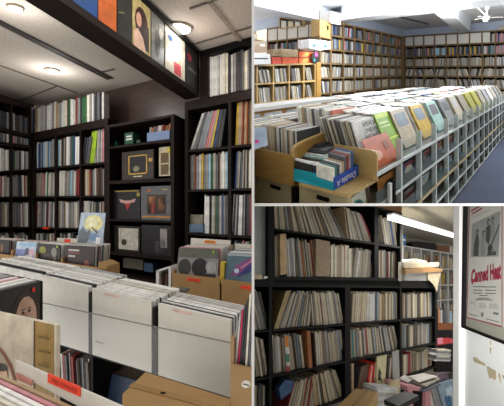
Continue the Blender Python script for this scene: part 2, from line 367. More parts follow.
prism('trinket_box', DP, dq(113.8, 116.3, 133.5, 138.6), .1, .15, SLV, color='#2f7d62', label='tiny teal box at the left end of the top display shelf', cat='box')
prism('trinket_box', DP, dq(136.5, 140, 135.3, 138.6), .1, .15, SLV, color='#234a35', label='flat dark green packet right of the green box', cat='box')
t = prism('plastic_tray', DP, dq(147, 169.5, 129.5, 138.6), .03, .22, clear('frosted_blue_plastic', '#8fa8d8', .8), label='frosted blue plastic tray of discs on the top display shelf', cat='tray')
spines(DP, 148, 169, lambda q: dy(122.5)(q), lambda q: dy(138)(q), 9, ['#8f8f90', '#c9c8c4', '#8d3a3a', '#7c8a96', '#37373c', '#b06a3a'], lean=1.8, where='in the frosted blue tray', group='discs in the blue plastic tray', d0=.045, depth=.15)
gold = '#c9a24e'
o = prism('boxed_set', DP, dq(122, 153.5, 147, 177.7), .06, .1, SLV, color='#3b332e', label='dark brown boxed set with a gold square frame in the display case', cat='boxed set', group=G)
fr = dq(122, 153.5, 147, 177.7)
for q in (R_(.2, .15, .8, .19), R_(.2, .77, .8, .82), R_(.2, .15, .24, .82), R_(.76, .15, .8, .82)): prism('gold_frame', DP, sub(fr, q), .057, .0595, SLV, o, color=gold)
prism('printed_picture', DP, sub(fr, R_(.25, .2, .75, .76)), .0585, .0595, SLV, o, color='#1c1f20')
prism('printed_seal', DP, sub(fr, E_(.9, .35, .07, .07)), .058, .0595, SLV, o, color=gold); prism('printed_lettering', DP, sub(fr, R_(.35, .87, .63, .91)), .058, .0595, SLV, o, color='#d8cfa8')
prism('printed_figures', DP, sub(fr, E_(.45, .62, .1, .1)), .0575, .0583, SLV, o, color='#8d8a70')
o = prism('boxed_set', DP, dq(159, 170, 146, 175.5), .09, .13, SLV, color='#cfc3a4', label='cream box with two sepia pictures at the right of the display case', cat='boxed set', group=G)
fr = dq(159, 170, 146, 175.5)
for q in (R_(.15, .2, .85, .55), R_(.15, .6, .85, .95)): prism('printed_picture', DP, sub(fr, q), .087, .0895, SLV, o, color='#6a5536')
prism('yellow_tag', DP, sub(fr, R_(.75, .02, 1, .22)), .086, .0865, SLV, o, color='#d4c04a')
fr = dq(112, 140, 188.5, 220.6)
o = prism('boxed_set', DP, fr, .06, .1, SLV, color='#1c1a20', label='black boxed set with a red winged badge in the display case', cat='boxed set', group=G)
prism('printed_wings', DP, sub(fr, [(.25, .3), (.45, .36), (.62, .36), (.85, .3), (.8, .42), (.6, .46), (.45, .46), (.3, .42)]), .057, .0595, SLV, o, color='#cfa59c')
prism('printed_badge', DP, sub(fr, [(.45, .46), (.66, .46), (.56, .7)]), .057, .0595, SLV, o, color='#b03638')
prism('gold_strip', DP, sub(fr, R_(.1, .02, .95, .06)), .057, .0595, SLV, o, color='#a8923c'); prism('yellow_tag', DP, sub(fr, R_(.88, .1, .99, .22)), .057, .0595, SLV, o, color='#a8923c')
fr = dq(141, 171, 185.5, 220.6)
o = prism('boxed_set', DP, fr, .04, .1, SLV, color='#63666a', label='grey boxed set with a rusty street picture in the display case', cat='boxed set', group=G)
for q, c in ((R_(.2, .25, .82, .82), '#3a2a24'), (R_(.25, .3, .5, .8), '#b47a52'), (R_(.58, .35, .8, .7), '#c48a62'), (R_(.05, .88, .98, .93), '#c98a3c'), (R_(.2, .1, .33, .15), '#c46a2c'), (R_(.7, .09, .92, .12), '#b8a06a')):
    prism('printed_picture', DP, sub(fr, q), .037, .0395, SLV, o, color=c)
prism('printed_figure', DP, sub(fr, R_(.33, .5, .46, .8)), .0355, .0368, SLV, o, color='#8a2f2a')
fr = dq(114, 140, 228, 258)
o = prism('boxed_set', DP, fr, .06, .1, SLV, color='#2c2826', label='framed white picture with a small bird on the lowest display shelf', cat='boxed set', group=G)
prism('printed_picture', DP, sub(fr, R_(.18, .08, .93, .86)), .057, .0595, SLV, o, color='#d8d4c8'); prism('printed_bird', DP, sub(fr, E_(.38, .6, .1, .12)), .056, .0568, SLV, o, color='#4a4426')
fr = dq(141.5, 171.5, 226, 258.3)
o = prism('boxed_set', DP, fr, .04, .1, SLV, color='#26272a', label='black cover with a white streaked figure on the lowest display shelf', cat='boxed set', group=G)
for q, c in ((R_(.62, .1, .85, .7), '#a8a4a4'), (E_(.68, .62, .12, .2), '#3d3d40'), (R_(.45, .5, .6, .85), '#4c4c50')): prism('printed_picture', DP, sub(fr, q), .038, .0395, SLV, o, color=c)
prism('cassette_box', DP, dq(123, 143, 263, 274), .1, .2, SLV, color='#5d5648', label='open grey box of small items under the display case', cat='box'); prism('storage_box', DP, dq(144, 153, 266, 275), .08, .2, SLV, color='#2c4f72', label='small blue box under the display case', cat='box')
# ---- right bookcase
YR = lambda y0, h: ((188, g(y0)(188)), (252, g(y0)(252)), h)
C2, cell = bookcase('bookcase', 'dark bookcase right of the display case, reaching the ceiling', LW, [(186.3, 1.6), (229.6, 1.5), (272, 1.5)],
    [YR(103.5, 4.4), YR(150, 1), YR(190.6, 1), YR(234.6, 1.1), YR(276, 1.2)], .33, DARKW, backm=BLACKI)
prism('side_panel', LW, [(200, gt(200)+1), (208, gt(208)+1), (208, g(99)(208)), (200, g(99)(200))], .001, .33, DARKW, C2); prism('top_panel', LW, [(200, gt(200)+.3), (272, gt(272)+.3), (272, gt(272)+8), (200, gt(200)+6)], .0005, .33, BLACKW, C2)
Gr = 'records in the right bookcase'
spines(LW, 209, 228, lambda q: g(59)(q), g(98.8), 9, ['#eeeeec', '#eeeeec', '#e4dfcf', '#c9c8c4'], where='of the white sleeves on the top right shelf', group=Gr, jag=.02)
spines(LW, 228.5, 251.6, lambda q: g(60)(q), g(98.8), 10, None, where='beside the white sleeves on the top right shelf', group=Gr, cols=['#37373c', '#c9c8c4', '#8f8f90', '#37373c', '#37373c', '#5d5f66', '#b8ac93', '#e4dfcf', '#8f8f90', '#37373c'])
x0, x1, t, b = cell(0, 0)
spines(LW, 190, 221, lambda q: g(112)(q+8), b, 16, None, lean=12, lean2=5.5, where='of the leaning row in the right bookcase', group=Gr, jag=.04, cols=['#c9c8c4', '#8f8f90', '#c9c8c4', '#5d5f66', '#8f8f90', '#7c8a96', '#8f8f90', '#c98a94', '#b06a3a', '#c98a94', '#8f8f90', '#c9a73c', '#33507f', '#37373c', '#8f8f90', '#37373c'])
x0, x1, t, b = cell(1, 0)
spines(LW, x0+4, 251.7, lambda q: g(108)(q), b, 9, None, lean=2, lean2=0, where='in the top open cubby at the far right', group=Gr, jag=.06, cols=['#c9a73c', '#b39a78', '#b39a78', '#8d3a3a', '#b06a3a', '#b39a78', '#b06a3a', '#5c4234', '#b39a78'])
cb = [(0, 1, 'middle cubby row, left bay', 14), (1, 1, 'middle cubby row, right bay', 8), (0, 2, 'lower cubby row, left bay', 9), (1, 2, 'lower cubby row, right bay', 8), (0, 3, 'lowest cubby row, left bay', 12), (1, 3, 'lowest cubby row, right bay', 8)]
for i, j, nm, n in cb:
    x0, x1, t, b = cell(i, j); x1 = min(x1, 251.7); xs = x0+.5
    if (i, j) == (0, 2): xs = 204
    if (i, j) == (1, 1): xs = x0+3
    spines(LW, xs, x1-.4, lambda q, t=t: t(q)+2.2, b, n, PL_L+['#eeeeec', '#37373c'], lean=random.uniform(0, 1.5) if i == 0 else 2.2, lean2=0, where='in the %s of the right bookcase' % nm, group=Gr, jag=.07, special={5: '#c9a73c'} if (i, j) == (0, 1) else None)
o = prism('clear_case', LW, [(189, 224), (203, 224), (203, 232.6), (189, 232.4)], .02, .2, clear('clear_case_plastic', '#6f8aa8', .75), label='small clear blue case of cards in the right bookcase', cat='box')
prism('card_bundle', LW, [(189.8, 214.5), (202.5, 215), (202.5, 229), (189.8, 229)], .05, .18, SLV, color='#8a8676', label='bundle of printed cards standing in the clear blue case', cat='card bundle')
# ---- back row of bins: K=1290
B2 = wallA(R, 80, ZB(80, 1290)); B3 = wallA(R, 197, ZB(197, 1290))
gB = lambda y, xr: (lambda x: 205+(y-205)*(x+350)/(xr+350.0))
def stack(pl, poly, d, n, sp, pal, where, group, first=1, th=.004, shrink=0, drop=None):
    for k in range(first, first+n):
        c = random.choice(pal); jj = random.uniform(-.6, .6)
        fr = [pl.at(u, v+(jj if q < 2 else 0), d) + pl.dd*sp*k for q, (u, v) in enumerate(poly)]
        v, f = pverts(fr, [p+pl.dd*th for p in fr])
        build('record_sleeve', v, f, pl.room, SLV, color=c, cat='record', group=group, label='%s sleeve, %s behind %s' % (CN[c], ORD[k-1], where))
bt_ = root('record_bin', B2.at(60, 300), 'long brown wooden record bin below the left bookcase', 'record bin')
ym = gB(266, 60)
prism('front_board', B2, [(-20, ym(-20)-3), (107, ym(107)-4), (107, ym(107)+40), (-20, ym(-20)+40)], -.02, -.005, CARD, bt_)
prism('end_board', B2, [(98.5, 262), (107, 266), (107, 300), (98.5, 300)], -.02, .13, CARD, bt_)
for x in (12, 36, 62): prism('divider', B2, [(x-1, ym(x)-9), (x+.3, ym(x)-9), (x+.3, ym(x)+8), (x-1, ym(x)+8)], -.004, .19, CARD, bt_)
prism('back_board', B2, [(-20, ym(-20)-10), (107, ym(107)-10), (107, ym(107)+20), (-20, ym(-20)+20)], .205, .22, CARD, bt_)
pq = [(-14, 239), (9.5, 240.5), (8.5, 258.5), (-14, 257)]
cover(B2, pq, .02, 'black cover cut off by the left picture edge in the back bin', '#15161a', [('printed_figure', E_(.68, .45, .05, .25), '#8a5a3a')], group='front covers in the back bins')
stack(B2, pq, .02, 12, .014, PL_W, 'the black cover at the left edge', 'sleeves in the back bins')
pq = [(17, 241.5), (36.8, 242.5), (34.3, 262.8), (14.5, 261)]
cover(B2, pq, .02, 'pale blue and pink seaside cover in the back bin', '#b7c9dc', [('printed_headline', R_(.15, .06, .95, .22), '#8fb6d6'), ('printed_sea', R_(.02, .38, .55, .95), '#7a86bd'), ('printed_shore', R_(.5, .35, .92, .7), '#c9a9b8'), ('printed_figure', E_(.55, .5, .1, .22), '#4a4a6a'), ('printed_foam', R_(.5, .65, .85, .95), '#d8dbe4')], group='front covers in the back bins')
stack(B2, pq, .02, 13, .014, PL_W, 'the pale blue cover', 'sleeves in the back bins')
pq = [(38, 243), (60.5, 245), (59.8, 265), (37.3, 263)]
cover(B2, pq, .02, 'black cover with a pale profile and a yellow patch in the back bin', '#1d1b1a', [('printed_face', E_(.72, .4, .12, .25), '#8a8880'), ('printed_patch', E_(.22, .32, .15, .18), '#8a8a3a'), ('printed_hand', E_(.45, .55, .2, .08), '#3e3630'), ('printed_arm', wline((.8, .6), (.7, .98), .12), '#5a5752'), ('printed_dot', E_(.85, .1, .05, .06), '#8fae3a')], group='front covers in the back bins')
stack(B2, pq, .02, 13, .014, PL_W, 'the black cover with a profile', 'sleeves in the back bins')
pq = [(65, 245), (95, 246.5), (93.5, 270.5), (64.5, 268)]
o = cover(B2, pq, .02, 'dark maroon cover with small white lettering in the back bin', '#2e1f22', [('printed_sleeve', E_(.75, .8, .1, .22), '#7a4a42'), ('printed_hand', E_(.2, .9, .1, .15), '#7a4236'), ('printed_lettering', R_(.12, .17, .48, .24), '#c9c4be'), ('printed_lettering', R_(.12, .3, .52, .35), '#9a4a52'), ('printed_lettering', R_(.12, .42, .35, .5), '#c9c4be')], group='front covers in the back bins')
stack(B2, pq, .02, 13, .014, PL_W+['#37373c']*4, 'the dark maroon cover', 'sleeves in the back bins')
pq = [(81, 212.5), (105.5, 213), (102.5, 246), (77, 244)]
cover(B2, pq, .198, 'tall pale blue and yellow cover standing up at the end of the back bin', '#aebfd0', [('printed_sun', E_(.55, .32, .38, .25), '#e6dfa0'), ('printed_glow', E_(.5, .3, .22, .15), '#f0ecc6'), ('printed_trees', [(.02, .6), (.15, .45), (.3, .62), (.45, .5), (.5, .75), (.3, .98), (.02, .98)], '#6a7580'), ('printed_hill', E_(.62, .75, .2, .12), '#7d9bc0'), ('printed_figure', wline((.5, .45), (.75, .62), .04), '#4e5a62'), ('white_sticker', R_(.72, .75, .9, .95), '#e9ebec')], group='front covers in the back bins')
def divider_card(pl, poly, d, lab, sticker, m, txt=None, **k):
    o = prism('divider_card', pl, poly, d, d+.004, WHC, label=lab, cat='divider card', group='white divider cards in the bins')
    s = sub(poly, sticker)
    if o: 
        q = prism('sticker', pl, s, d-.002, d-.0004, m, o)
        if txt and q: text(pl, sub(s, R_(.08, .2, .92, .8)) if True else s, txt, d-.0026, INK, q)
    return o
divider_card(B2, [(57, 238), (77.5, 238.5), (77.5, 243), (57, 242.5)], .19, 'white divider card with a red sticker behind the maroon cover', R_(.35, .2, .65, .9), ORNG)
prism('price_sticker', LW, [(42.5, 226.9), (48.8, 227), (48.8, 229.3), (42.5, 229.2)], -.004, -.001, ORNG, label='small orange sticker on the lowest shelf of the left bookcase', cat='sticker')
# cardboard crates at the right
def crate(x0, x1, yf, yb, lab, stk):
    t = root('cardboard_crate', B3.at(x0, yb(x0)), lab, 'crate')
    prism('front_panel', B3, [(x0, yf(x0)), (x1, yf(x1)), (x1, yb(x1)), (x0, yb(x0))], -.01, 0, CARD, t)
    prism('back_panel', B3, [(x0, yf(x0)), (x1, yf(x1)), (x1, yb(x1)), (x0, yb(x0))], .30, .31, CARD, t)
    for a in (x0, x1-2): prism('side_panel', B3, [(a, yf(a)-2), (a+2, yf(a)-2), (a+2, yb(a)), (a, yb(a))], 0, .30, CARD, t)
    s = prism('sticker', B3, stk, -.0125, -.0105, ORNG, t); return t, s
yf = gB(276, 197); yb = gB(306, 197)
t, s = crate(172, 219.6, yf, yb, 'brown cardboard record crate with a red sticker right of the display case', [(187, 277.8), (200.3, 279), (200.3, 282.3), (187, 281)])
text(B3, [(189, 278.6), (198, 279.4), (198, 281.6), (189, 280.7)], 'ROCK', -.013, INK, s)
t, s = crate(221.5, 268, yf, yb, 'brown cardboard record crate at the right edge of the left shop', [(240.5, 285), (252.5, 286.5), (252.5, 290), (240.5, 288.5)])
prism('foam_strip', B3, [(220.5, 262), (224.5, 263), (223.5, 284), (219.8, 283)], .0, .05, mat('yellow_foam', '#c9b040', .8, .1, 20), label='yellow strip between the two cardboard crates', cat='strip')
pq = [(179, 247.5), (219, 249), (217.5, 279), (176.3, 276)]
cover(B3, pq, .015, 'black and white cover with two heads in the left cardboard crate', '#6b6b69', [('printed_band', R_(.02, .02, .98, .3), '#5f6355'), ('printed_ground', R_(.0, .34, 1, .98), '#8d8c8a'), ('printed_head', E_(.18, .68, .16, .3), '#3a3938'), ('printed_head', E_(.55, .65, .2, .32), '#232325'), ('printed_face', E_(.82, .62, .13, .2), '#a5a4a2'), ('printed_collar', R_(.6, .85, .95, .98), '#2d2d30'), ('price_dot', E_(.86, .1, .014, .05), '#c6d838')], group='front covers in the cardboard crates')
stack(B3, pq, .015, 17, .015, PL_W, 'the cover with two heads', 'sleeves in the cardboard crates')
divider_card(B3, [(191, 238), (230.5, 240.5), (230.5, 250), (191, 248)], .275, 'white divider card with an amber sticker in the left crate', R_(.34, .12, .62, .42), AMBER, 'DIVISION')
pq = [(228, 252.5), (275, 255), (274, 287), (224.5, 281.5)]
cover(B3, pq, .015, 'violet and teal starry cover in the right cardboard crate', '#5a7484', [('printed_flare', [(.1, .8), (.2, .4), (.5, .12), (.75, .1), (.35, .7)], '#8d4f86'), ('printed_flare', [(.2, .85), (.45, .4), (.75, .12), (.55, .55)], '#3a3f86'), ('printed_flare', wline((.3, .5), (.6, .12), .05), '#c487a8'), ('printed_star', E_(.22, .6, .05, .08), '#cfe0ff'), ('printed_band', R_(.0, .02, 1, .1), '#a7b2b6')], group='front covers in the cardboard crates')
stack(B3, pq, .015, 17, .015, PL_W, 'the violet starry cover', 'sleeves in the cardboard crates')
divider_card(B3, [(235, 243.5), (270, 246), (270, 254), (235, 252)], .275, 'white divider card with a red sticker in the right crate', R_(.45, .1, .8, .45), ORNG)
# small white rack with records between island and display case
t = root('white_wire_rack', B3.at(157, 290), 'small white-edged rack standing between the white sleeves and the display case', 'rack')
prism('frame', B3, [(156, 271), (159, 270), (159, 292), (156, 292)], .0, .15, WHT, t); prism('frame', B3, [(156, 270.5), (170, 266), (170, 268), (156, 272.5)], .0, .15, WHT, t); prism('frame', B3, [(168.5, 268), (171, 268), (171, 292), (168.5, 292)], .0, .15, WHT, t)
spines(B3, 159.5, 168.3, 271, 292, 4, ['#37373c', '#5c4234', '#e4dfcf'], where='in the small white rack', group='records in the small white rack', d0=.02, depth=.12)
# ---- white island: K=750
W1 = wallA(R, 195, ZB(195, 750))
isl = root('record_island', W1.at(60, 420), 'long record browser full of white sleeves crossing the left shop', 'record bin')
top = lambda x: 276+(x-41)*(44/189.); seam = lambda x: 303+(x-42)*(40/188.); bot = lambda x: 345+(x-60)*(53/170.)
prism('back_board', W1, [(-20, 262), (234, 322), (234, 336), (-20, 276)], .29, .3, WHT, isl)
prism('inner_floor', W1, [(-20, bot(-20)), (234, bot(234)), (234, bot(234)+1.2), (-20, bot(-20)+1.2)], 0.0, .29, BLACKW, isl)
prism('front_panel', W1, [(30, seam(30)), (234, seam(234)), (234, bot(234)), (30, bot(30))], -.022, -.019, clear('clear_front_acrylic', '#e8eef0', .10), isl)
prism('front_edge', W1, [(30, seam(30)-.35), (234, seam(234)-.35), (234, seam(234)+.35), (30, seam(30)+.35)], -.024, -.018, mat('smoky_edge', '#77756e', .3, .05, 8), isl)
for x in (90, 154.5):
    prism('divider', W1, [(x-1.5, top(x)+5), (x+1.8, top(x)+6), (x+1.8, bot(x)), (x-1.5, bot(x))], .0, .18, BLACKW, isl)
prism('lower_back', W1, [(40, bot(40)), (234, bot(234)), (234, 470), (40, 430)], .5, .52, BLACKI, isl)
prism('base_board', W1, [(-20, 408), (234, 470), (234, 474), (-20, 412)], .0, .5, BLACKW, isl)
for x in (92, 152): prism('lower_divider', W1, [(x-1, bot(x)), (x+1, bot(x)), (x+1, 440), (x-1, 440)], .02, .5, BLACKW, isl)
GW = 'plain white sleeves fronting the island'
for (x0, x1, nm) in ((41, 88.5, 'left'), (92.3, 151.5, 'middle'), (158.3, 230.5, 'right')):
    pq = [(x0, top(x0)), (x1, top(x1)), (x1, bot(x1)-.6), (x0, bot(x0)-.6)]
    o = prism('record_sleeve', W1, pq, 0, .008, WHC, label='large plain white sleeve, the %s one of three fronting the island' % nm, cat='record', group=GW)
    art = [('faint_print', R_(.2, .03, .45, .06), '#d9b8ae')] if nm != 'left' else []
    if nm == 'middle': art.append(('pencil_mark', R_(.05, .78, .2, .795), '#8d8a84'))
    for i, (a, q, c) in enumerate(art): prism(a, W1, sub(pq, q), -.002, -.0004, SLV, o, color=c)
    stack(W1, pq, 0, 17, {'left': .0165, 'middle': .0135, 'right': .0103}[nm], ['#eeeeec']*4+['#c9c8c4']*4+['#e4dfcf']*2+['#8f8f90', '#37373c', '#7c8a96'], 'the %s plain white sleeve' % nm, 'sleeves in the white island', th=.007)
stack(W1, [(-20, top(-20)), (38, top(38)), (38, 330), (-20, 320)], 0, 10, .028, ['#eeeeec', '#c9c8c4'], 'the portrait bin in the white island', 'sleeves in the white island', th=.012)
# small clips on the sleeve tops
for x, y, d, lab in ((52, 273.5, .12, 'left'), (108, 278, .2, 'middle'), (176, 289, .3, 'right')):
    prism('plastic_clip', W1, [(x, y), (x+9, y+1.5), (x+9, y+4), (x, y+2.6)], d, d+.05, mat('grey_clip_plastic', '#5c5d5c', .4, .1, 10), label='grey plastic clip on the %s stack of white sleeves' % lab, cat='clip')
# records on the shelf below
def under(x0, x1, y0, y1, n, where):
    spines(W1, x0, x1, lambda q: y0+(q-x0)*.3, lambda q: y1+(q-x0)*.3, n, ['#5d5f66', '#8d3a3a', '#8f8f90', '#6d5d4a', '#c9c8c4', '#37373c'], lean=-2, where=where, group='records below the island', d0=.16, depth=.25, jag=.15)
under(62, 91, 349, 392, 11, 'on the shelf below the left white sleeve'); 
spines(W1, 95, 122, lambda q: 363+(q-95)*.3, lambda q: 400+(q-95)*.3, 5, ['#6d5d4a', '#8f8f90', '#2f6f68', '#33507f', '#8d3a3a'], lean=-3, where='below the middle white sleeve', group='records below the island', d0=.16, depth=.25)
cover(W1, [(112, 374), (150, 384), (150, 430), (104, 418)], .1, 'dark blue cover leaning under the island behind the cardboard box', '#26364f', [])
# left front bin with the portrait cover
F1 = Pl(R, R.eb, R.up, R.ea, 41, 300, 1.45)
t = root('record_bin', F1.at(20, 340), 'black record bin with a portrait cover at the left edge', 'record bin')
prism('side_panel', F1, [(41.2, 281), (42.8, 281), (42.8, 350), (41.2, 350)], 0, .33, BLACKW, t); prism('bottom_board', F1, [(-30, 356), (42, 336), (42, 338), (-30, 358)], 0, .33, BLACKW, t)
prism('back_board', W1, [(-10, 260.5), (44.5, 272.2), (44.5, 274.6), (-10, 263)], -.05, -.04, BLACKW, isl)
pq = [(-30, 298.4), (40.6, 281.4), (40.2, 333), (-30, 352)]
cover(F1, pq, .0, 'black cover with a person\'s face and dark hair at the left edge', '#23201f', [('printed_hair', E_(.8, .6, .2, .52), '#2e211c'), ('printed_hair', R_(.66, .4, .98, .98), '#3a2a22'), ('printed_face', E_(.80, .66, .15, .44), '#bf9b86'), ('printed_brow', wline((.73, .48), (.785, .46), .02), '#4a342a'), ('printed_brow', wline((.82, .45), (.87, .46), .02), '#4a342a'), ('printed_eye', E_(.757, .53, .02, .028), '#2a1e1a'), ('printed_eye', E_(.845, .51, .02, .028), '#2a1e1a'), ('printed_nose', wline((.80, .54), (.795, .66), .015), '#a9806c'), ('printed_mouth', E_(.797, .75, .035, .025), '#a85a52'), ('red_dot', E_(.905, .13, .022, .045), '#e02a20')], group='front covers in the nearest bins', thick=.008)
stack(F1, pq, .0, 13, .024, ['#eeeeec']*3+['#c9c8c4']*3+['#8f8f90']*2+['#c98a94', '#e4dfcf', '#8d3a3a'], 'the portrait cover', 'sleeves in the portrait bin', th=.018)
# nearest cover and divider
F2 = wallA(R, 30, ZB(30, 385))
pq = [(-60, 300), (56.5, 325.5), (56, 420), (-60, 390)]
cover(F2, pq, .0, 'cream cover with a gold-brown strip and an arched circle near the bottom left', '#cfc5b2', [('printed_strip', R_(.815, .0, .975, 1), '#a08246'), ('printed_line', R_(.803, 0, .815, 1), '#5c3c34')]+[('printed_ring', [(.36+.30*math.cos(a)*k/1., .82+.52*math.sin(a)*k) for k, a in [(1, -2.9+i*.29) for i in range(11)]+[(.93, -2.9+i*.29) for i in range(10, -1, -1)]], '#8a4a38')]+[('printed_face', E_(.53, .66, .05, .09), '#d8b49a'), ('printed_hair', E_(.53, .585, .045, .04), '#2c2422'), ('printed_lettering', R_(.84, .15, .93, .17), '#7a6236'), ('printed_lettering', R_(.84, .3, .94, .32), '#7a6236'), ('printed_lettering', R_(.84, .45, .93, .47), '#7a6236'), ('printed_curl', wline((.5, .45), (.5, .8), .008), '#6b3a34')], group='front covers in the nearest bins', thick=.012)
F3 = wallA(R, 70, ZB(70, 300))
ncard = [(15.5, 360.5), (122, 407), (122, 430), (15.5, 372.5)]
o = prism('divider_card', F3, ncard, 0, .004, WHC, label='long white divider card with an orange handwritten sticker in the nearest bin', cat='divider card')
q = prism('sticker', F3, [(47.5, 373), (80.5, 387), (80, 397), (47.5, 382.5)], -.002, -.0004, ORNG, o)
text(F3, [(51.5, 378), (77, 388.8), (77, 393.5), (51.5, 382.5)], 'PRE-OWNED', -.0028, mat('maroon_ink', '#a02818', .6, .1, 20), q, italic=.15)
prism('handwritten_note', F3, [(16, 373), (32, 381), (31, 386), (16, 379)], -.004, -.001, SLV, color='#c0857a', label='small pink note with barcode-like strokes by the divider card', cat='note')
for k in range(26):
    c = random.choice(['#c9c8c4', '#e4dfcf', '#c9c8c4', '#e4dfcf', '#b39a78', '#8f8f90', '#e4dfcf', '#c98a94', '#b8ac93', '#eeeeec', '#c6bda6'])
    b0 = [F3.at(u, v, 0)-F3.dd*(.01+.0125*k) for u, v in ((-90, 331), (104, 415), (104, 470), (-90, 400))]
    v, f = pverts(b0, [p-F3.dd*.008 for p in b0])
    build('record_sleeve', v, f, R, SLV, color=c, cat='record', group='sleeves in the nearest bin', label='%s sleeve, %s in front of the long divider card' % (CN[c], ORD[k]))
b0 = [F3.at(u, v, 0)-F3.dd*.10 for u, v in ((-90, 322), (110, 408.5), (110, 411), (-90, 324.5))]
v, f = pverts(b0, [p-F3.dd*.012 for p in b0]); build('yellow_rod', v, f, R, mat('mustard_plastic', '#b08c2a', .4, .08, 10), label='mustard yellow divider rod across the nearest sleeves', cat='rod')
# cardboard boxes front right
TB = flat(R, 180, 388, 1.12)
t = root('cardboard_box', TB.at(180, 400), 'closed brown cardboard box taped shut under the white sleeves', 'box')
tp = [(145.5, 372), (231, 399), (226, 424), (122.5, 394)]
prism('box_body', TB, tp, 0, -.25, CARD, t)
prism('tape', TB, [(133.5, 382.5), (228, 409), (227, 413), (128.5, 387)], .0005, .002, mat('clear_brown_tape', '#9c7a48', .25, .06, 20), t); prism('hand_hole', TB, E_(163, 393, 3, .9, 10), .0022, .003, BLACKI, t)
CB = wallA(R, 240, ZB(240, 590))
t = root('cardboard_crate', CB.at(240, 420), 'tall cardboard crate with a round white sticker at the bottom right of the left shop', 'crate')
prism('front_panel', CB, [(230.5, 364), (275, 373.5), (275, 440), (230.5, 430)], 0, .008, CARD2, t); prism('side_panel', CB, [(230.5, 338), (234, 338), (234, 430), (230.5, 430)], .0085, .5, CARD2, t)
prism('round_sticker', CB, E_(246, 384.3, 4.6, 3.9, 18), -.002, -.0004, WHC, t)
prism('printed_mark', CB, [(243, 383.5), (249, 385), (249, 386), (243, 384.5)], -.0028, -.0021, INK, t)
cols = ['#8f8f90', '#c9c8c4', '#b8305a', '#37373c', '#37373c', '#e4dfcf', '#5d5f66', '#c9c8c4', '#8d3a3a']
CN['#b8305a'] = 'magenta'
for i, c in enumerate(cols):
    x = 232+i*2.6
    prism('record_sleeve', CB, [(x+4.5, 322-i*5.5), (x+6.3, 320.5-i*5.5), (x+2, 366+i*.5), (x, 366+i*.4)], .02, .3, SLV, color=c, cat='record', group='records leaning in the tall cardboard crate', label='%s record, %s from the left in the tall cardboard crate' % (CN[c], ORD[i]))
# ================================================================== UPPER RIGHT SHOP
R = UPR
KA = 385.0
PA = wallA(R, 402, KA/153, 160)
ya = lambda r: (lambda x: 72+(555-x)*r)
def A2(Kp): return wallA(R, 400, Kp/155., 100)
def PB(K): return wallB(R, 300, K/305., 150)
yb_ = lambda r: (lambda x: 70+(x+5)*r)
HF = (PA.at(451, ya(1.262)(451))-EYE).dot(R.up)
U1 = A2(2098.); U2 = wallB(R, 404, 5630/409., 60); U0 = wallB(R, 318, 2884/323., 40)
HU_ = (U1.at(403, 26)-EYE).dot(R.up); HBm = (U1.at(403, ya(-.236)(403))-EYE).dot(R.up)
def LV(u, v, H): return horiz(R, H, u, v)
def span(H, pts): return [EYE+R.ea*a+R.eb*b+R.up*H for a, b in pts]
# shell
f_ = span(HF, [(0, -4), (22, -9), (22, 14), (0, 5)])
slabv(R, f_, -R.up*.05, 'floor', CARPET, kind='structure')
slabv(R, span(HU_, [(.5, -9), (22, -9), (22, 14), (.5, 12)]), R.up*.08, 'ceiling', CEILU, kind='structure')
def vwall(name, pl, xa, xb, d, m):
    pts = []
    for x in (xa, xb):
        p = pl.at(x, 72, d); h = (p-EYE).dot(R.up); pts.append((p+R.up*(HU_-h), p+R.up*(HF-h)))
    q = [pts[0][0], pts[1][0], pts[1][1], pts[0][1]]; v, f = pverts(q, [p+pl.dd*.1 for p in q]); return build(name, v, f, R, m, kind='structure')
vwall('wall_left', U1, 317, 406, .40, BLUEW); vwall('wall_rear', Pl(R, R.eb, R.up, R.ea, 290, 60, 10.4), 200, 319, 0, BLUEW); vwall('wall_back', U2, 396, 560, .40, BLUEW)
def beam(poly, lab):
    pts = [LV(u, v, HBm) for u, v in poly]; return slabv(R, pts, R.up*(HU_-HBm-.002), 'ceiling_beam', mat('white_beam_plaster', '#d7dae0', .7, .03, 4), label=lab, cat='beam')
beam([(341, 24), (341, 20.2), (427, 7.5), (520, -5), (520, 3)], 'white ceiling beam crossing the record hall from the column to the right')
beam([(240, 8.5), (240, 2.5), (322, 20.3), (318, 22.8)], 'white ceiling beam at the upper left above the rear shelves')
beam([(380, -3), (409, 11.2), (428, 8.2), (405, -3)], 'short white ceiling beam running up to the top edge of the hall')
beam([(435, 13.4), (458.5, 33.2), (470, 31.6), (450, 11.8)], 'white ceiling beam running back to the far wall of the hall')
o = prism('concrete_column', U0, [(320, 10), (331, 11), (331, 23), (320, 23)], .02, .5, WHT, label='short white column head above the corner of the shelves', cat='column')
# fluorescent fixtures
def tube(poly, lab):
    t = root('fluorescent_fixture', LV(*poly[0], HU_-.06), lab, 'ceiling light')
    pts = [LV(u, v, HU_-.07) for u, v in poly]; slabv(R, pts, R.up*.06, 'housing', WHT, t); c = sum(pts, Vector())/4
    slabv(R, [c+(p-c)*.9-R.up*.012 for p in pts], R.up*.011, 'diffuser', emit('cool_white_tube', '#f4f8ff', 9), t)
# ceiling conduit
def rod(name, a, b, r, m, parent=None, n=8, **k):
    ax = (b-a).normalized(); s = ax.orthogonal().normalized(); t = ax.cross(s)
    q = [a+s*r*math.cos(6.2832*i/n)+t*r*math.sin(6.2832*i/n) for i in range(n)]; return slabv(k.pop('room', R), q, b-a, name, m, parent, **k)
rod('ceiling_conduit', LV(395, 16, HU_-.04), LV(428, 24, HU_-.04), .02, mat('dark_conduit', '#55585c', .5, .1, 9), label='thin dark conduit along the white ceiling of the hall', cat='pipe')
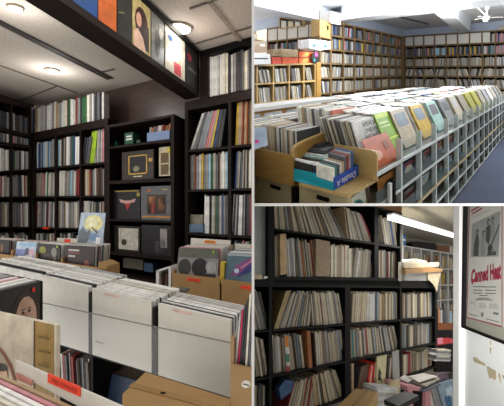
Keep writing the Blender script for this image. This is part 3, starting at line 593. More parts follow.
# fan
fc = LV(487.5, 6.5, HU_-.1); fan = root('ceiling_fan', fc, 'white ceiling fan with drooping blades at the upper right', 'ceiling fan')
FM = mat('fan_white_enamel', '#e4e2dc', .4, .03, 8)
Zf = (fc-EYE).dot(RW @ Vector((0, 0, -1))); U_ = Zf/400
rod('canopy', fc+R.up*.1, fc-R.up*3*U_, 1.9*U_, FM, fan, 14); rod('down_rod', fc-R.up*3*U_, fc-R.up*9*U_, .8*U_, FM, fan)
rod('motor', fc-R.up*9*U_, fc-R.up*12.5*U_, 3.4*U_, FM, fan, 18); rod('motor_cap', fc-R.up*12.5*U_, fc-R.up*14.2*U_, 2.2*U_, FM, fan, 14)
hd = fc-R.up*10.2*U_
rr = (R.ea-R.eb).normalized(); ff = rr.cross(R.up)
for an in (.35, 2.45, 4.5):
    d = rr*math.cos(an)+ff*math.sin(an); s = R.up.cross(d)
    q = [hd+d*2.5*U_+s*1*U_, hd+d*2.5*U_-s*1*U_, hd+d*15*U_-s*1.7*U_-R.up*.3*U_, hd+d*15*U_+s*1.7*U_-R.up*.2*U_]
    slabv(R, q, -R.up*.25*U_, 'blade', FM, fan)
rod('wall_bracket', P(477, 7, Zf*.98), P(486, 15.5, Zf*.99), .6*U_, FM, fan)
# ---- wall shelving: receding wall
lv1 = [-.228, -.164, -.10, -.037, .027, .094, .165]
xs = [331.5]+[555-1/(1/223.5+.000262*k) for k in range(1, 9)]+[403.5]
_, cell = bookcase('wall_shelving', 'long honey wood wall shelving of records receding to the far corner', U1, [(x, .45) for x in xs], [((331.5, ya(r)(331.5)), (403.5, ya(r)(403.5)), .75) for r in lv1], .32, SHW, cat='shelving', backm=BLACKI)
for j in range(6):
    for i in range(len(xs)-1):
        x0, x1, t, b = cell(i, j); h = b(x0)-t(x0)
        spines(U1, x0+.1, x1-.1, lambda q, t=t, h=h: t(q)+.12*h, b, 6 if i > 4 else 8, PL_UC if j < 2 else PL_U, lean=random.uniform(-.6, .8), stuff='wall', jag=.12, special={3: '#b8305a'} if random.random() < .12 else None)
# end block with the plain wooden side
o = prism('plywood_cabinet', U1, [(319.8, ya(-.225)(319.8)), (330.6, ya(-.225)(330.6)), (330.6, 39), (319.8, 36)], .0, .3, PLY, label='pale plywood end cabinet at the corner of the wall shelving', cat='cabinet')
prism('handle_slot', U1, [(327, 25.5), (328.6, 25.8), (328.6, 30), (327, 29.8)], -.004, -.001, BLACKI, o)
_, cell = bookcase('wall_shelving', 'narrow shelving column of records below the plywood end cabinet', U1, [(320.3, .5), (330.8, .5)], [((320, 36.5), (331, 39), .7)]+[((320, ya(r)(320)), (331, ya(r)(331)), .7) for r in lv1[2:]], .3, SHW, cat='shelving', backm=BLACKI)
for j in range(5):
    x0, x1, t, b = cell(0, j); h = b(x0)-t(x0)
    spines(U1, x0+.1, x1-.1, lambda q, t=t, h=h: t(q)+.12*h, b, 6, PL_UC if j < 1 else PL_U, lean=random.uniform(-1.5, .8), stuff='wall', jag=.12, d0=.02, depth=.24)
# far wall
Y2 = [(36.5, 30.2), (46.8, 42.3), (57, 54), (67, 66), (76.5, 77), (87, 89), (98, 101)]
X2 = [404.6, 413.6, 423.6, 434.5, 446, 457.5, 469.5, 482, 495.5, 509]
_, cell = bookcase('wall_shelving', 'honey wood wall shelving of records across the far wall of the hall', U2, [(x, .5) for x in X2], [((404, a), (504, b), .6) for a, b in Y2], .32, SHW, cat='shelving', backm=BLACKI)
for j in range(6):
    for i in range(9):
        x0, x1, t, b = cell(i, j); h = b(x0)-t(x0)
        if j == 0 and i < 7:
            prism('blank_sheet', U2, [(x0+.3, t(x0)+.5), (x1-.3, t(x1)+.5), (x1-.3, b(x1)-.2), (x0+.3, b(x0)-.2)], .01, .03, WHC, label='blank white panel, %s from the left along the top of the far wall' % ORD[i], cat='panel', group='white panels along the far wall top'); continue
        if j == 0 and i == 7:
            prism('blank_sheet', U2, [(x0+.3, t(x0)+.5), (x0+7.5, t(x1)+.9), (x0+7.5, b(x1)+.3), (x0+.3, b(x0)-.2)], .01, .03, WHC, label='blank white panel, last of the row, beside blue-spined records', cat='panel', group='white panels along the far wall top'); x0 += 8
        cols = PL_UC if j == 1 else PL_U
        if j == 1 and i in (4, 5, 6): cols = ['#33507f', '#37373c', '#37373c', '#33507f', '#c9a73c', '#8f8f90']
        if j == 1 and i == 3: cols = ['#9cc0d4', '#9cc0d4', '#7a6f5c']
        if j <= 1 and i == 8: cols = ['#c98a94', '#c98a94', '#8f8f90', '#33507f']
        spines(U2, x0+.1, x1-.1, lambda q, t=t, h=h: t(q)+.12*h, b, 9 if x1-x0 > 6 else 4, cols, lean=random.uniform(-.6, .8) if j < 3 else random.choice((-2, 0, 1.5)), stuff='wall', jag=.12)
prism('storage_box', U2, [(498, 26), (512, 24.5), (512, 29), (498, 30)], .05, .3, SLV, color='#b8b0a4', label='pale box on top of the far wall shelving at the right edge', cat='box')
# upper left block
Y0 = [((267.5, 29), (320, 22), .7), ((267.5, 41.6), (320, 36), .6), ((267.5, 54.5), (320, 50), .6)]
_, cell = bookcase('wall_shelving', 'rear shelving block with five white panels above dark records at the upper left', U0, [(267.3, .5), (277.3, .4), (287, .4), (297.6, .4), (308.5, .4), (319.8, .4)], Y0, .3, SHW, cat='shelving', backm=BLACKI)
for i in range(5):
    x0, x1, t, b = cell(i, 0)
    prism('blank_sheet', U0, [(x0+.2, t(x0)+.2), (x1-.2, t(x1)+.2), (x1-.2, b(x1)-.1), (x0+.2, b(x0)-.1)], .01, .03, WHC, label='blank white panel, %s from the left in the rear block at upper left' % ORD[i], cat='panel', group='white panels of the rear shelving block')
    x0, x1, t, b = cell(i, 1)
    spines(U0, x0+.2, x1-.2, lambda q, t=t: t(q)+1.6, b, 7, PL_UC, lean=.3, stuff='wall')
_, cell = bookcase('wall_shelving', 'pale upper shelf with light boxes behind the white panels', Pl(R, R.eb, R.up, R.ea, 290, 30, 9.6), [(279.5, .35), (303, .35)], [((279.5, 17.5), (303, 20.5), .3), ((279.5, 28.5), (303, 26), .3)], .3, PLY, cat='shelving', back=True, backm=BLUEW)
P9 = Pl(R, R.eb, R.up, R.ea, 290, 30, 9.6)
for k in range(3): prism('storage_box', P9, [(281+k*7, 20.5+k*.6), (286+k*7, 21+k*.6), (286+k*7, 28-k*.6), (281+k*7, 28.2-k*.6)], .03, .25, SLV, color=['#cfd2cc', '#c8b79a', '#d8d4c4'][k], label='%s light box on the pale shelf above the white panels' % ['left', 'middle', 'right'][k], cat='box', group='light boxes on the pale upper shelf')
# lower left unit with low shelves
UL = A2(1900.)
YL = [((254, 65.6), (316, 63.6), .8), ((254, 84.2), (316, 81), .8), ((254, 104.5), (316, 97.5), .8), ((254, 126), (316, 114.5), .8)]
_, cell = bookcase('wall_shelving', 'low pale plywood shelving of leaning records at the left of the hall', UL, [(241, .6), (257.3, .6), (273.6, .6), (289.4, .6), (304, .6), (315.6, .8)], YL, .34, PLY, cat='shelving', backm=mat('pale_blue_back', '#aab6cc', .7, .05, 5))
for j in range(3):
    for i in range(5):
        x0, x1, t, b = cell(i, j); h = b(x0)-t(x0); w = x1-x0
        if x1 < 253: continue
        lean = random.choice((-3.5, -2.5, -1.5)); 
        spines(UL, max(x0, 251)+.4-lean, x1-.5-w*random.uniform(.02, .22), lambda q, t=t, h=h: t(q)+.13*h, b, 8 if j < 2 else 6, PL_U, lean=lean, where='in row %s, bay %s of the low shelving' % (('one', 'two', 'three')[j], ('one', 'two', 'three', 'four', 'five')[i]), group='records in the low plywood shelving', jag=.1)
prism('wooden_post', UL, [(316.6, 62), (321, 62), (321, 108), (316.6, 112)], -.02, .3, PLYD, label='golden wooden post between the low shelving and the long wall', cat='post')
# boxes on it
G = 'boxes on top of the low shelving'
def tb2(poly, c, lab, d0=.03, d1=.3, m=None, **k): return prism('storage_box', UL, poly, d0, d1, m or SLV, color=c, label=lab, cat='box', group=G, **k)
tb2([(282.5, 57.2), (298, 57.6), (298, 63.3), (282.5, 63.8)], '#d85a2c', 'red and orange box, middle of the lower row on the low shelving'); tb2([(272.5, 57), (281.5, 57.2), (281.5, 63.8), (272.5, 64)], '#c9442e', 'red box at the left of the lower row on the low shelving')
o = tb2([(299, 57.8), (314, 58.2), (314, 63), (299, 63.2)], '#e2662a', 'orange box, lower of the two beside the round record'); prism('printed_mark', UL, [(304, 58.5), (309, 59), (306, 62.5), (301, 62.4)], .027, .029, SLV, o, color='#e8a04a')
o = tb2([(299, 51.5), (314, 52), (314, 57.4), (299, 57.2)], '#e06028', 'orange box, upper of the two beside the round record'); prism('printed_mark', UL, [(305, 52.5), (310, 53), (307, 56.6), (302, 56.5)], .027, .029, SLV, o, color='#e8a04a')
tb2([(281.5, 48.8), (298, 49.8), (298, 57), (281.5, 56.6)], '#b5a07e', 'long brown cardboard box on top of the red boxes'); tb2([(273, 49.6), (281, 48.6), (281, 56.4), (273, 56)], '#a08a68', 'brown cardboard box end left of the long one')
o = tb2([(309, 39), (319.8, 40), (319.8, 50.5), (309, 48)], '#e6e8ec', 'white box with blue print, left of the pair by the corner', -.5, -.2); prism('printed_mark', UL, E_(314.5, 45.5, 2.2, 1.7), -.504, -.501, SLV, o, color='#3f7fb0')
o = tb2([(320.2, 40), (330.6, 41.5), (330.6, 48.8), (320.2, 50.5)], '#e9ebee', 'white box with blue print, right of the pair by the corner', -.5, -.2); prism('printed_mark', UL, E_(325.5, 46, 2, 1.6), -.504, -.501, SLV, o, color='#3f7fb0')
o = prism('printer', UL, [(250, 54.5), (270, 54), (271, 63.8), (250, 64.8)], -.1, .25, WHT, label='white printer-like machine on the low shelving at the left edge', cat='printer'); prism('paper_slot', UL, [(253, 58), (268, 58), (268, 59), (253, 59)], -.104, -.101, BLACKI, o); prism('output_tray', UL, [(252, 53), (266, 52.6), (267, 54), (252, 54.4)], -.05, .2, WHT, o)
tb2([(250, 40), (266, 42), (267.5, 53), (250, 53)], '#8f7452', 'brown cardboard box with a white label above the printer', .03, .3); tb2([(250, 33.5), (257, 34), (257, 39.5), (250, 39.5)], '#7d6548', 'brown cardboard box, topmost of its stack at the left edge', .03, .3)
prism('package_label', UL, [(260, 44), (265, 44.5), (265, 46.5), (260, 46.2)], .026, .029, SLV, color='#d9d4c8', label='small white label on the brown box above the printer', cat='label')
tb2([(256, 31), (266.5, 29.5), (266.5, 41), (257.5, 39.5)], '#c9b184', 'tan box beside the rear white panels', .32, .5)
o = prism('round_record', UL, E_(315.6, 57, 3.6, 6.3, 20), -.03, -.025, SLV, color='#1b1a1f', label='black round record with a pink label leaning by the orange boxes', cat='record'); prism('paper_label', UL, E_(316.4, 54.5, 1.6, 2.4, 12), -.034, -.031, SLV, o, color='#d84a8a'); prism('paper_label', UL, E_(314.6, 60, 1, 1.5, 10), -.034, -.031, SLV, o, color='#2f9a9a')
# ---- main island, aisle side
INN = mat('shaded_olive_board', '#6b6553', .6, .1, 8)  # inner boards darkened in colour to stand for shade inside the tiers
rl = [.58, .765, .963, 1.112, 1.255]
xk = lambda k: 555-1/(1/153.+.00095*k)
isl = root('record_browser', PA.at(402, 300), 'long white-edged record browser with clear-fronted trays along the aisle', 'record browser')
KM = 15
for k in range(0, KM+1):
    x = xk(k); w = max(.3, (555-x)*.0045)
    prism('upright', PA, [(x-w, ya(.44)(x)), (x+w, ya(.44)(x)), (x+w, ya(rl[-1])(x)), (x-w, ya(rl[-1])(x))], -.012, .03, ACRW, isl)
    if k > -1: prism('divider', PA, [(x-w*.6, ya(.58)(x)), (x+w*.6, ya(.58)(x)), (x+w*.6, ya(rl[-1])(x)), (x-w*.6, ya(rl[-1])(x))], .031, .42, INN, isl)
xe, xz = 377.6, xk(KM)
for j, r in enumerate(rl):
    e = .011 if j in (0, 2) else .008
    prism('front_lip', PA, [(xe, ya(r-e)(xe)), (xz, ya(r-e)(xz)), (xz, ya(r+e)(xz)), (xe, ya(r+e)(xe))], -.02, -.013, (PLYB if j == 2 else ACRW), isl)
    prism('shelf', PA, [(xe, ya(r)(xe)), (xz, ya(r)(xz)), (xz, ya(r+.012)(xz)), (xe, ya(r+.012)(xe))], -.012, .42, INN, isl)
prism('back_panel', PA, [(xe, ya(.58)(xe)), (xz, ya(.58)(xz)), (xz, ya(rl[-1])(xz)), (xe, ya(rl[-1])(xe))], .421, .43, BLACKI, isl)
prism('plinth', PA, [(xe, ya(1.255)(xe)), (xz, ya(1.255)(xz)), (xz, ya(1.2615)(xz)), (xe, ya(1.2615)(xe))], .0, .42, BLACKI, isl)
for k in range(-1, 9):
    xa, xb = xk(k)+.8, xk(k+1)-.6
    if k >= 0: prism('clear_front', PA, [(xa, ya(.455)(xa)), (xb, ya(.455)(xb)), (xb, ya(.57)(xb)), (xa, ya(.57)(xa))], -.011, -.008, ACR, isl)
    for j in range(4):
        if k+j < 9: prism('clear_front', PA, [(xa, ya(rl[j]+.09)(xa)), (xb, ya(rl[j]+.09)(xb)), (xb, ya(rl[j+1]-.01)(xb)), (xa, ya(rl[j+1]-.01)(xa))], -.011, -.008, ACR, isl)
CC = ['#b06a3a', '#2f6f68', '#37373c', '#c9c8c4', '#33507f', '#8d3a3a', '#9cc0d4', '#e4dfcf', '#5d5f66', '#4a4740', '#8f8f90', '#7c8a96']
BN = ['nearest', 'second', 'third', 'fourth', 'fifth', 'sixth', 'seventh', 'eighth', 'ninth', 'tenth', 'eleventh', 'twelfth', 'thirteenth', 'fourteenth', 'fifteenth', 'sixteenth', 'seventeenth']
for k in range(-1, KM):
    xa, xb = xk(k)+(.1*(xk(k+1)-xk(k))), xk(k+1)-.1*(xk(k+1)-xk(k))
    for j in range(4):
        c = random.choice(CC); s = random.uniform(-.1, .12)*(xb-xa)
        t_, b_ = rl[j]+.03, rl[j+1]-.012
        pq = [(xa+s, ya(t_)(xa)), (xb+s*.4, ya(t_)(xb)), (xb, ya(b_)(xb)), (xa, ya(b_)(xa))]
        if (k, j) == (-1, 0): c = '#b5762e'; art = [('printed_disc', E_(.55, .55, .3, .3), '#1d1a18')]
        elif k < 4:
            art = [('printed_shape', E_(random.uniform(.3, .7), random.uniform(.35, .65), .25, .25), random.choice(CC)), ('printed_band', R_(.1, .05, .9, .2), random.choice(CC))]
        else: art = []
        cover(PA, pq, .10, '%s sleeve in aisle bay %s, tier %s below the trays' % (CN.get(c, 'orange'), BN[k+1], ('one', 'two', 'three', 'four')[j]), c, art, group='sleeves in the aisle tiers')
def lev(pl, xa, xb, rt, rb, d0, d, lean):
    q = []
    for x, r in ((xa, rt), (xb, rt), (xb, rb), (xa, rb)):
        h = (pl.at(400, ya(r)(400))-EYE).dot(R.up); p = pl.at(x, 72, d0); p = p+R.up*(h-(p-EYE).dot(R.up)); dx = x-px(p)[0]
        p = pl.at(x+dx, 72, d0); p = p+R.up*(h-(p-EYE).dot(R.up))
        q.append(p+pl.dd*(d-d0+(lean if r == rt else 0)))
    return q
def leaner(pl, xa, xb, rt, rb, d, th, lean, name, c, up=0, D0=None, **k):
    q = lev(pl, xa, xb, rt, rb, d if D0 is None else D0, d, lean)
    q[0] += R.up*up; q[1] += R.up*up
    v, f = pverts(q, [p+pl.dd*th for p in q]); return q, build(name, v, f, R, SLV, color=c, **k)
def face(pl, q, pts, o, c, off=.003, nm='printed_shape'):
    def B(s, t): return (q[0]*(1-s)+q[1]*s)*(1-t)+(q[3]*(1-s)+q[2]*s)*t
    w = [B(s, t)-pl.dd*off for s, t in pts]; v, f = pverts(w, [p+pl.dd*.0012 for p in w]); build(nm, v, f, R, SLV, o, color=c)
def facetext(pl, q, box, s, o, m, off=.004):
    cu = bpy.data.curves.new('t', 'FONT'); cu.body = s; cu.resolution_u = 2; to = bpy.data.objects.new('t', cu); COL.objects.link(to)
    me = bpy.data.meshes.new_from_object(to.evaluated_get(bpy.context.evaluated_depsgraph_get())); vs = [v.co.copy() for v in me.vertices]; fs = [tuple(p.vertices) for p in me.polygons]
    bpy.data.objects.remove(to); bpy.data.curves.remove(cu)
    X = [v.x for v in vs]; Yv = [v.y for v in vs]; s0, t0, s1, t1 = box
    def B(s, t): return (q[0]*(1-s)+q[1]*s)*(1-t)+(q[3]*(1-s)+q[2]*s)*t-pl.dd*off
    build('lettering', [B(s0+(s1-s0)*(v.x-min(X))/(max(X)-min(X)), t1-(t1-t0)*(v.y-min(Yv))/(max(Yv)-min(Yv))) for v in vs], fs, None, m, o)
def heap(pl, xa, xb, rt, rb, d0, w, n, lean, front, pal, where, art=None, stuff=False, indiv=True, ftext=None, endc=None):
    th = w/n
    for i in range(n):
        c = random.choice(pal) if i else front
        if i == n-1 and endc: c = endc
        up = random.uniform(-.008, .004) if i else 0
        if stuff and i:
            q = lev(pl, xa, xb, rt, rb, d0, d0+th*i, lean)
            q[0] += R.up*up; q[1] += R.up*up
            v, f = pverts(q, [p+pl.dd*th*.8 for p in q]); S = STUFF.setdefault('wall', ([], [], [])); kk = len(S[0])
            ok = all((p-EYE).dot(nn) > 0 for p in v for nn in R.planes)
            if ok: S[0].extend(v); S[1].extend([tuple(a+kk for a in z) for z in f]); S[2].extend([lin(c)]*len(f))
            continue
        q, o = leaner(pl, xa, xb, rt, rb, d0+th*i, th*.8, lean, 'record_sleeve', c, up, D0=d0, cat='record', group='sleeves in the browser top trays',
                   label=('%s front sleeve %s' % (CN.get(c, 'coloured'), where)) if not i else '%s sleeve, %s from the aisle %s' % (CN.get(c, 'coloured'), ORD[i], where))
        if o and not i:
            for nm, pts, cc in (art or []): face(pl, q, pts, o, cc, nm=nm)
            if ftext:
                for s, box, m in ftext: facetext(pl, q, box, s, o, m)
for cname, hx in (('bright green', '#7fae2c'), ('rust orange', '#c0673a'), ('sea green', '#9fc4bc'), ('salmon', '#cf7a60'), ('olive yellow', '#a8a440')): CN[hx] = cname
WP = ['#c9c8c4']*5+['#eeeeec']*3+['#e4dfcf']*3+['#8f8f90']*2+['#9d9686', '#b39a78', '#5d5f66']
inkg = mat('grey_ink', '#5a6468', .6, .05, 20); wink = mat('white_ink', '#e8ebe8', .6, .03, 20)
x1f = lambda k, f: xk(k)+(xk(k+1)-xk(k))*f
# nearest bay: orange cover in the tray, white lettered cover behind it
q, o = leaner(PA, x1f(-1, .12), x1f(-1, 1.02), .415, .60, .01, .006, .13, 'record_sleeve', '#b4552c', label='rust orange sleeve in the nearest clear aisle tray', cat='record', group='sleeves in the browser top trays')
face(PA, q, E_(.25, .5, .2, .14), o, '#d8a48c'); face(PA, q, R_(.65, .2, .85, .45), o, '#8a4428', .0035); face(PA, q, R_(.05, .75, .9, .8), o, '#a85634', .004)
heap(PA, 364, 389, .32, .56, .14, .30, 22, .10, '#c9c8c4', ['#c6bda6', '#b8ac93', '#9d9686', '#7a6f5c', '#5d5f66', '#e4dfcf', '#c9c8c4', '#4a4740'], 'of the nearest aisle stack', ftext=[('VERVE', (.3, .06, .95, .17), inkg), ('NEW', (.4, .22, .85, .33), inkg), ('VOICE', (.3, .38, .95, .49), inkg)])
heap(PA, x1f(0, -.55), x1f(0, .1), .30, .56, .09, .34, 20, .15, '#7fae2c', WP, 'of the green aisle stack', art=[('printed_band', R_(.02, .02, .98, .12), '#b8cf3a'), ('printed_band', R_(.1, .22, .7, .26), '#d8e4a8'), ('printed_band', R_(.1, .32, .8, .35), '#d8e4a8'), ('printed_band', R_(.0, .62, 1, .66), '#d2dc5a')])
fr = [(0, '#b8ac93'), (1, '#c9a73c'), (2, '#9fc4bc'), (3, '#8f8f90'), (4, '#c6bda6'), (5, '#9d9686'), (6, '#a8a440'), (7, '#a8a440'), (8, '#9d9686'), (9, '#8f8f90'), (10, '#c9c8c4'), (11, '#9d9686'), (12, '#8f8f90'), (13, '#9d9686')]
for k, c in fr:
    heap(PA, x1f(k, .2), x1f(k, .9), .30, .56, .08, .37, 14 if k < 3 else 9 if k < 7 else 6, .14, c, WP if k not in (1, 2) else WP+['#7a6f5c']*5, 'of aisle stack %s' % ORD[k+2], stuff=k > 3,
         art=[('printed_panel', R_(.15, .1, .85, .45), random.choice(['#c9c8c4', '#7c8a96', '#5d5f66', '#e4dfcf']))] if k < 5 else None)
# second row of the same island
PA2 = A2(574.)
xj = lambda j: 555-1/(1/255.+.000637*j)
heap(PA2, 300, 322, .238, .5, .02, .40, 24, .02, '#37373c', ['#b39a78', '#7a6f5c', '#6d5d4a', '#c6bda6', '#b8ac93', '#4a4740', '#c9c8c4'], 'of the brown-spined block behind the plywood panel')
fr2 = [(1, '#cf7a60'), (2, '#5d5f66'), (3, '#e4dfcf'), (4, '#2f6f68'), (5, '#9d9686'), (6, '#33507f'), (7, '#c9a73c'), (8, '#d0402e'), (9, '#4a4740'), (10, '#8d3a3a'), (11, '#5d5f66'), (12, '#4a4740')]
for j, c in fr2:
    f0, f1 = xj(j)+1, xj(j)+(xj(j+1)-xj(j))*.85
    heap(PA2, f0, f1, .182, .36, .02, .42, 14 if j < 3 else 7, .04, c, WP, 'of middle row stack %s' % ORD[j], stuff=j > 2, art=[('printed_panel', R_(.2, .15, .8, .5), '#3f6b4a')] if j == 3 else None)
prism('record_browser', PA2, [(300, ya(.42)(300)), (545, ya(.42)(545)), (545, ya(.8)(545)), (300, ya(.8)(300))], .0, .45, PLYB, label='pale wooden body of the middle browser row', cat='record browser')
# rear islands
PA3 = A2(780.)
CN['#8a8d90'] = 'mid grey'
for j, c in enumerate(['#c6bda6', '#5d5f66', '#d0402e', '#c9c8c4', '#8d3a3a', '#9d9686', '#b39a78', '#c9a73c', '#8f8f90', '#c9c8c4', '#5d5f66', '#9d9686', '#b39a78']):
    a = 555-1/(1/296.+.00047*j); b = 555-1/(1/296.+.00047*(j+.88))
    heap(PA3, a, b, .186, .3, .02, .36, 10 if j < 4 else 5, .03, c, WP, 'of rear row stack %s' % ORD[j], stuff=j > 2)
prism('record_browser', PA3, [(254, ya(.22)(254)), (545, ya(.22)(545)), (545, ya(.6)(545)), (254, ya(.6)(254))], .01, .45, PLYB, label='pale wooden body of the rear browser row', cat='record browser')
PA4 = A2(1150.)
rb_ = root('display_counter', PA4.at(260, 200), 'white-railed counter with grey picture panels before the low shelving', 'counter')
prism('top_rail', PA4, [(240, ya(.12)(240)), (338, ya(.12)(338)), (338, ya(.133)(338)), (240, ya(.133)(240))], 0, .3, WHT, rb_)
prism('front_board', PA4, [(240, ya(.133)(240)), (338, ya(.133)(338)), (338, ya(.5)(338)), (240, ya(.5)(240))], .03, .05, PLYD, rb_)
for i, (a, b, c) in enumerate(((244, 261.5, '#aab0b8'), (263.5, 283, '#b9bec6'), (286, 303.5, '#a9b0b8'), (306, 320.5, '#7a4c2c'), (322, 336, '#b59c78'))):
    q = [(a, ya(.152)(a)), (a+2, ya(.142)(a)), (b-2, ya(.142)(b)), (b, ya(.152)(b)), (b, ya(.21)(b)), (a, ya(.21)(a))]
    prism('picture_panel', PA4, q, .015, .028, SLV, rb_, color=c)
for j in range(12):
    a = 555-1/(1/216.+.00032*j); b = 555-1/(1/216.+.00032*(j+.9)); c = random.choice(WP)
    heap(PA4, a, b, .13, .3, .02, .5, 5, .02, random.choice(PL_UC), WP, 'of the far row', stuff=True) if a > 337 else None
# ---- plywood end of the island
B1 = PB(815.); BL = PB(665.)
end = root('browser_end_cabinet', BL.at(293, 300), 'plywood end cabinet of the browser with curved divider and handle slots', 'cabinet')
prism('end_board', B1, [(334, 144.5), (371, 150.3), (375, 151.5), (377, 155), (376.8, 181.8), (334, 172)], .0, .018, PLY, end)
prism('front_board', BL, [(240, 145.5), (291.5, 155.5), (293.6, 158), (293.4, 186.5), (240, 172)], 0, .018, PLYD, end)
PC = wallA(R, 291, 665/296., 160)
prism('curved_divider', PC, [(294, 157), (293.6, 152), (295.5, 147.5), (300, 144), (307, 140.8), (320, 135.5), (336, 129), (336, 172), (294, 190)], 0.0, .016, PLYD, end)
prism('rim', PC, [(293.0, 157), (292.6, 151.6), (295, 146.6), (300, 143), (307, 139.6), (320, 134.3), (336, 127.8), (336, 129.4), (320, 135.9), (307, 141.2), (300, 144.6), (296.2, 148), (294.2, 152), (294.6, 157)], -.004, .02, PLY, end)
lc = PB(685.)
o = prism('lower_cabinet', lc, [(257.5, 176), (293.6, 186), (293.6, 300), (257.5, 280)], 0, .4, PLYB, end); prism('handle_slot', lc, E_(275.4, 187, 5.3, 2.6, 14, .0)[:0] or [(270.5, 184.2), (280, 187), (281, 189), (279.8, 190.6), (271, 188), (270, 186)], -.003, -.0005, BLACKI, end)
TP = flat(R, 376, 181, 826/381.)
pz = TP.at(348.3, 194.8)
cab = root('browser_end_cabinet', TP.at(348, 195)-R.up*.4, 'plywood cabinet with a handle slot under the blue and teal box', 'cabinet')
prism('top_board', TP, [(299, 182.3), (348.3, 194.8), (372.5, 181), (376.5, 178.5), (327, 168)], 0, -.018, PLY, cab)
Zc = (pz-EYE).dot(RW @ Vector((0, 0, -1))); FB = wallB(R, 348.3, Zc, 194.8)
o = prism('front_board', FB, [(299.3, 184.2), (348, 197), (348, 300), (299.3, 290)], .004, .02, PLYB, cab); prism('handle_slot', FB, [(317, 194.6), (328.5, 198.2), (329.8, 200.3), (328, 202.4), (317.5, 199.3), (316, 197)], .001, .0035, BLACKI, cab)
SA = wallA(R, 348.3, Zc, 194.8)
prism('side_frame', SA, [(348.3, 197), (351.5, 195), (351.5, 300), (348.3, 300)], .004, .03, PLYB, cab); prism('inner_back', SA, [(350, 196), (376, 182), (376, 300), (350, 300)], .25, .27, BLACKI, cab)
prism('gap_shade_strip', PC, [(296.5, 188), (299, 187), (299, 300), (296.5, 300)], -.05, .0, BLACKI, cab)  # black strip stands in for the shade of the gap beside the cabinet
o = prism('record_sleeve', SA, [(351.5, 198), (365, 187.5), (369, 215), (351.5, 222)], .05, .056, SLV, color='#d5d8c4', label='pale sleeve with a teal disc in the end cabinet side shelf', cat='record')
if o: prism('printed_disc', SA, E_(359, 203, 4.4, 3.6), .047, .0495, SLV, o, color='#2f8f84'); prism('printed_disc', SA, E_(359.3, 203, 2, 1.6), .045, .0465, SLV, o, color='#18191a')
o = prism('record_sleeve', SA, [(366, 186), (369, 184), (372.5, 215), (370, 217)], .04, .2, SLV, color='#5c4234', label='brown record spine beside the pale teal-disc sleeve', cat='record')
prism('metal_post', PA, [(390.3, 184), (392.2, 183), (392.2, 300), (390.3, 300)], -.05, -.03, WHT, label='white metal post at the near end of the aisle shelves', cat='post')
prism('metal_post', PA, [(394, 181), (395.8, 179.8), (395.8, 300), (394, 300)], -.05, -.03, BLACKI, label='black metal post beside the white one at the aisle shelves', cat='post')
# blue and teal box of discs
HB = TP
bx = root('shallow_box', TP.at(334, 191), 'shallow teal and blue open paper-box lid full of discs', 'box')
TEAL = mat('teal_card', '#1fa0ae', .5, .05, 15); BLU = mat('royal_blue_card', '#1f45a8', .5, .05, 15)
p0 = TP.at(334.4, 190.2); Zq = (p0-EYE).dot(RW @ Vector((0, 0, -1))); TBx = wallB(R, 334.4, Zq, 190); TA = wallA(R, 334.4, Zq, 190)
prism('front_wall', TBx, [(293.6, 168.5), (334.4, 177.8), (334.4, 190.2), (293.6, 180.2)], 0, .006, TEAL, bx)
sw = prism('side_wall', TA, [(334.4, 177.8), (358.2, 164.8), (358.2, 175.8), (334.4, 190.2)], 0, .006, BLU, bx)
text(TA, [(355.5, 177), (337, 187.5), (337, 181), (355.5, 170.5)][0:4], 'Double A', -.002, wink, bx)
prism('bottom', TP, [(295, 181), (334, 190.5), (358, 176), (318, 168)], .001, .004, TEAL, bx)
prism('back_wall', Pl(R, R.eb, R.up, R.ea, 358, 175, 826/363.*.985), [(318, 158), (358.2, 164.8), (358.2, 175.8), (318, 168)], 0, .004, TEAL, bx)
GD = 'discs piled in the teal and blue box'
cols = ['#37373c', '#e4dfcf', '#8f8f90', '#5d5f66', '#c9c8c4', '#2f6f68', '#33507f', '#8d3a3a', '#b39a78']
dn = 0
def disc_box(pl, poly, d0, d1, c, lab): return prism('disc_case', pl, poly, d0, d1, SLV, color=c, label=lab, cat='disc case', group=GD)
disc_box(TBx, [(295, 160.5), (312, 165), (312, 175), (295, 170)], .01, .03, '#2c2622', 'dark disc case at the left front of the teal box')
disc_box(TBx, [(294.5, 158.8), (312, 163.2), (312, 164.8), (294.5, 160.3)], .012, .04, '#e8e8e4', 'white-edged case on the left front of the teal box')
o = disc_box(TBx, [(312.8, 165.5), (331, 169.5), (331, 180), (312.8, 176)], .008, .03, '#20233a', 'dark blue disc case with a violet emblem at the front'); prism('printed_emblem', TBx, E_(319, 171.8, 2.3, 1.8), .005, .0075, SLV, o, color='#4a4fb8')
disc_box(TBx, [(312.5, 164), (331, 168), (331, 169.2), (312.5, 165.1)], .01, .05, '#f0f0ec', 'white-edged disc case on top at the front')
for i in range(9):
    x = 333+i*2.3; y = 169-i*1.6
    disc_box(TA, [(x, y-(i > 4)*4), (x+1.8, y-1.1-(i > 4)*4), (x+1.8, y+12), (x, y+13)], .01, .14, cols[(i*4+1) % 9], '%s disc case, %s along the blue side of the box' % (CN[cols[(i*4+1) % 9]], ORD[i]))
for i in range(8):
    x = 301+random.uniform(-1.5, 1.5); y = 160-i*2.6; xx = x+18+random.uniform(0, 3) - (i > 5)*3
    a = PB(700.+i*6)
    disc_box(a, [(x, y), (xx+4, y+3.6), (xx+4, y+5.4), (x, y+1.9)], .0+i*.012, .14+i*.012, ['#e4dfcf', '#37373c', '#9fc4bc', '#c9c8c4', '#37373c', '#5d5f66', '#2a2a2e', '#37373c'][i], '%s case in the messy pile, %s up from its base' % (CN.get(['#e4dfcf', '#37373c', '#9fc4bc', '#c9c8c4', '#37373c', '#5d5f66', '#2a2a2e', '#37373c'][i], 'black'), ORD[i]))
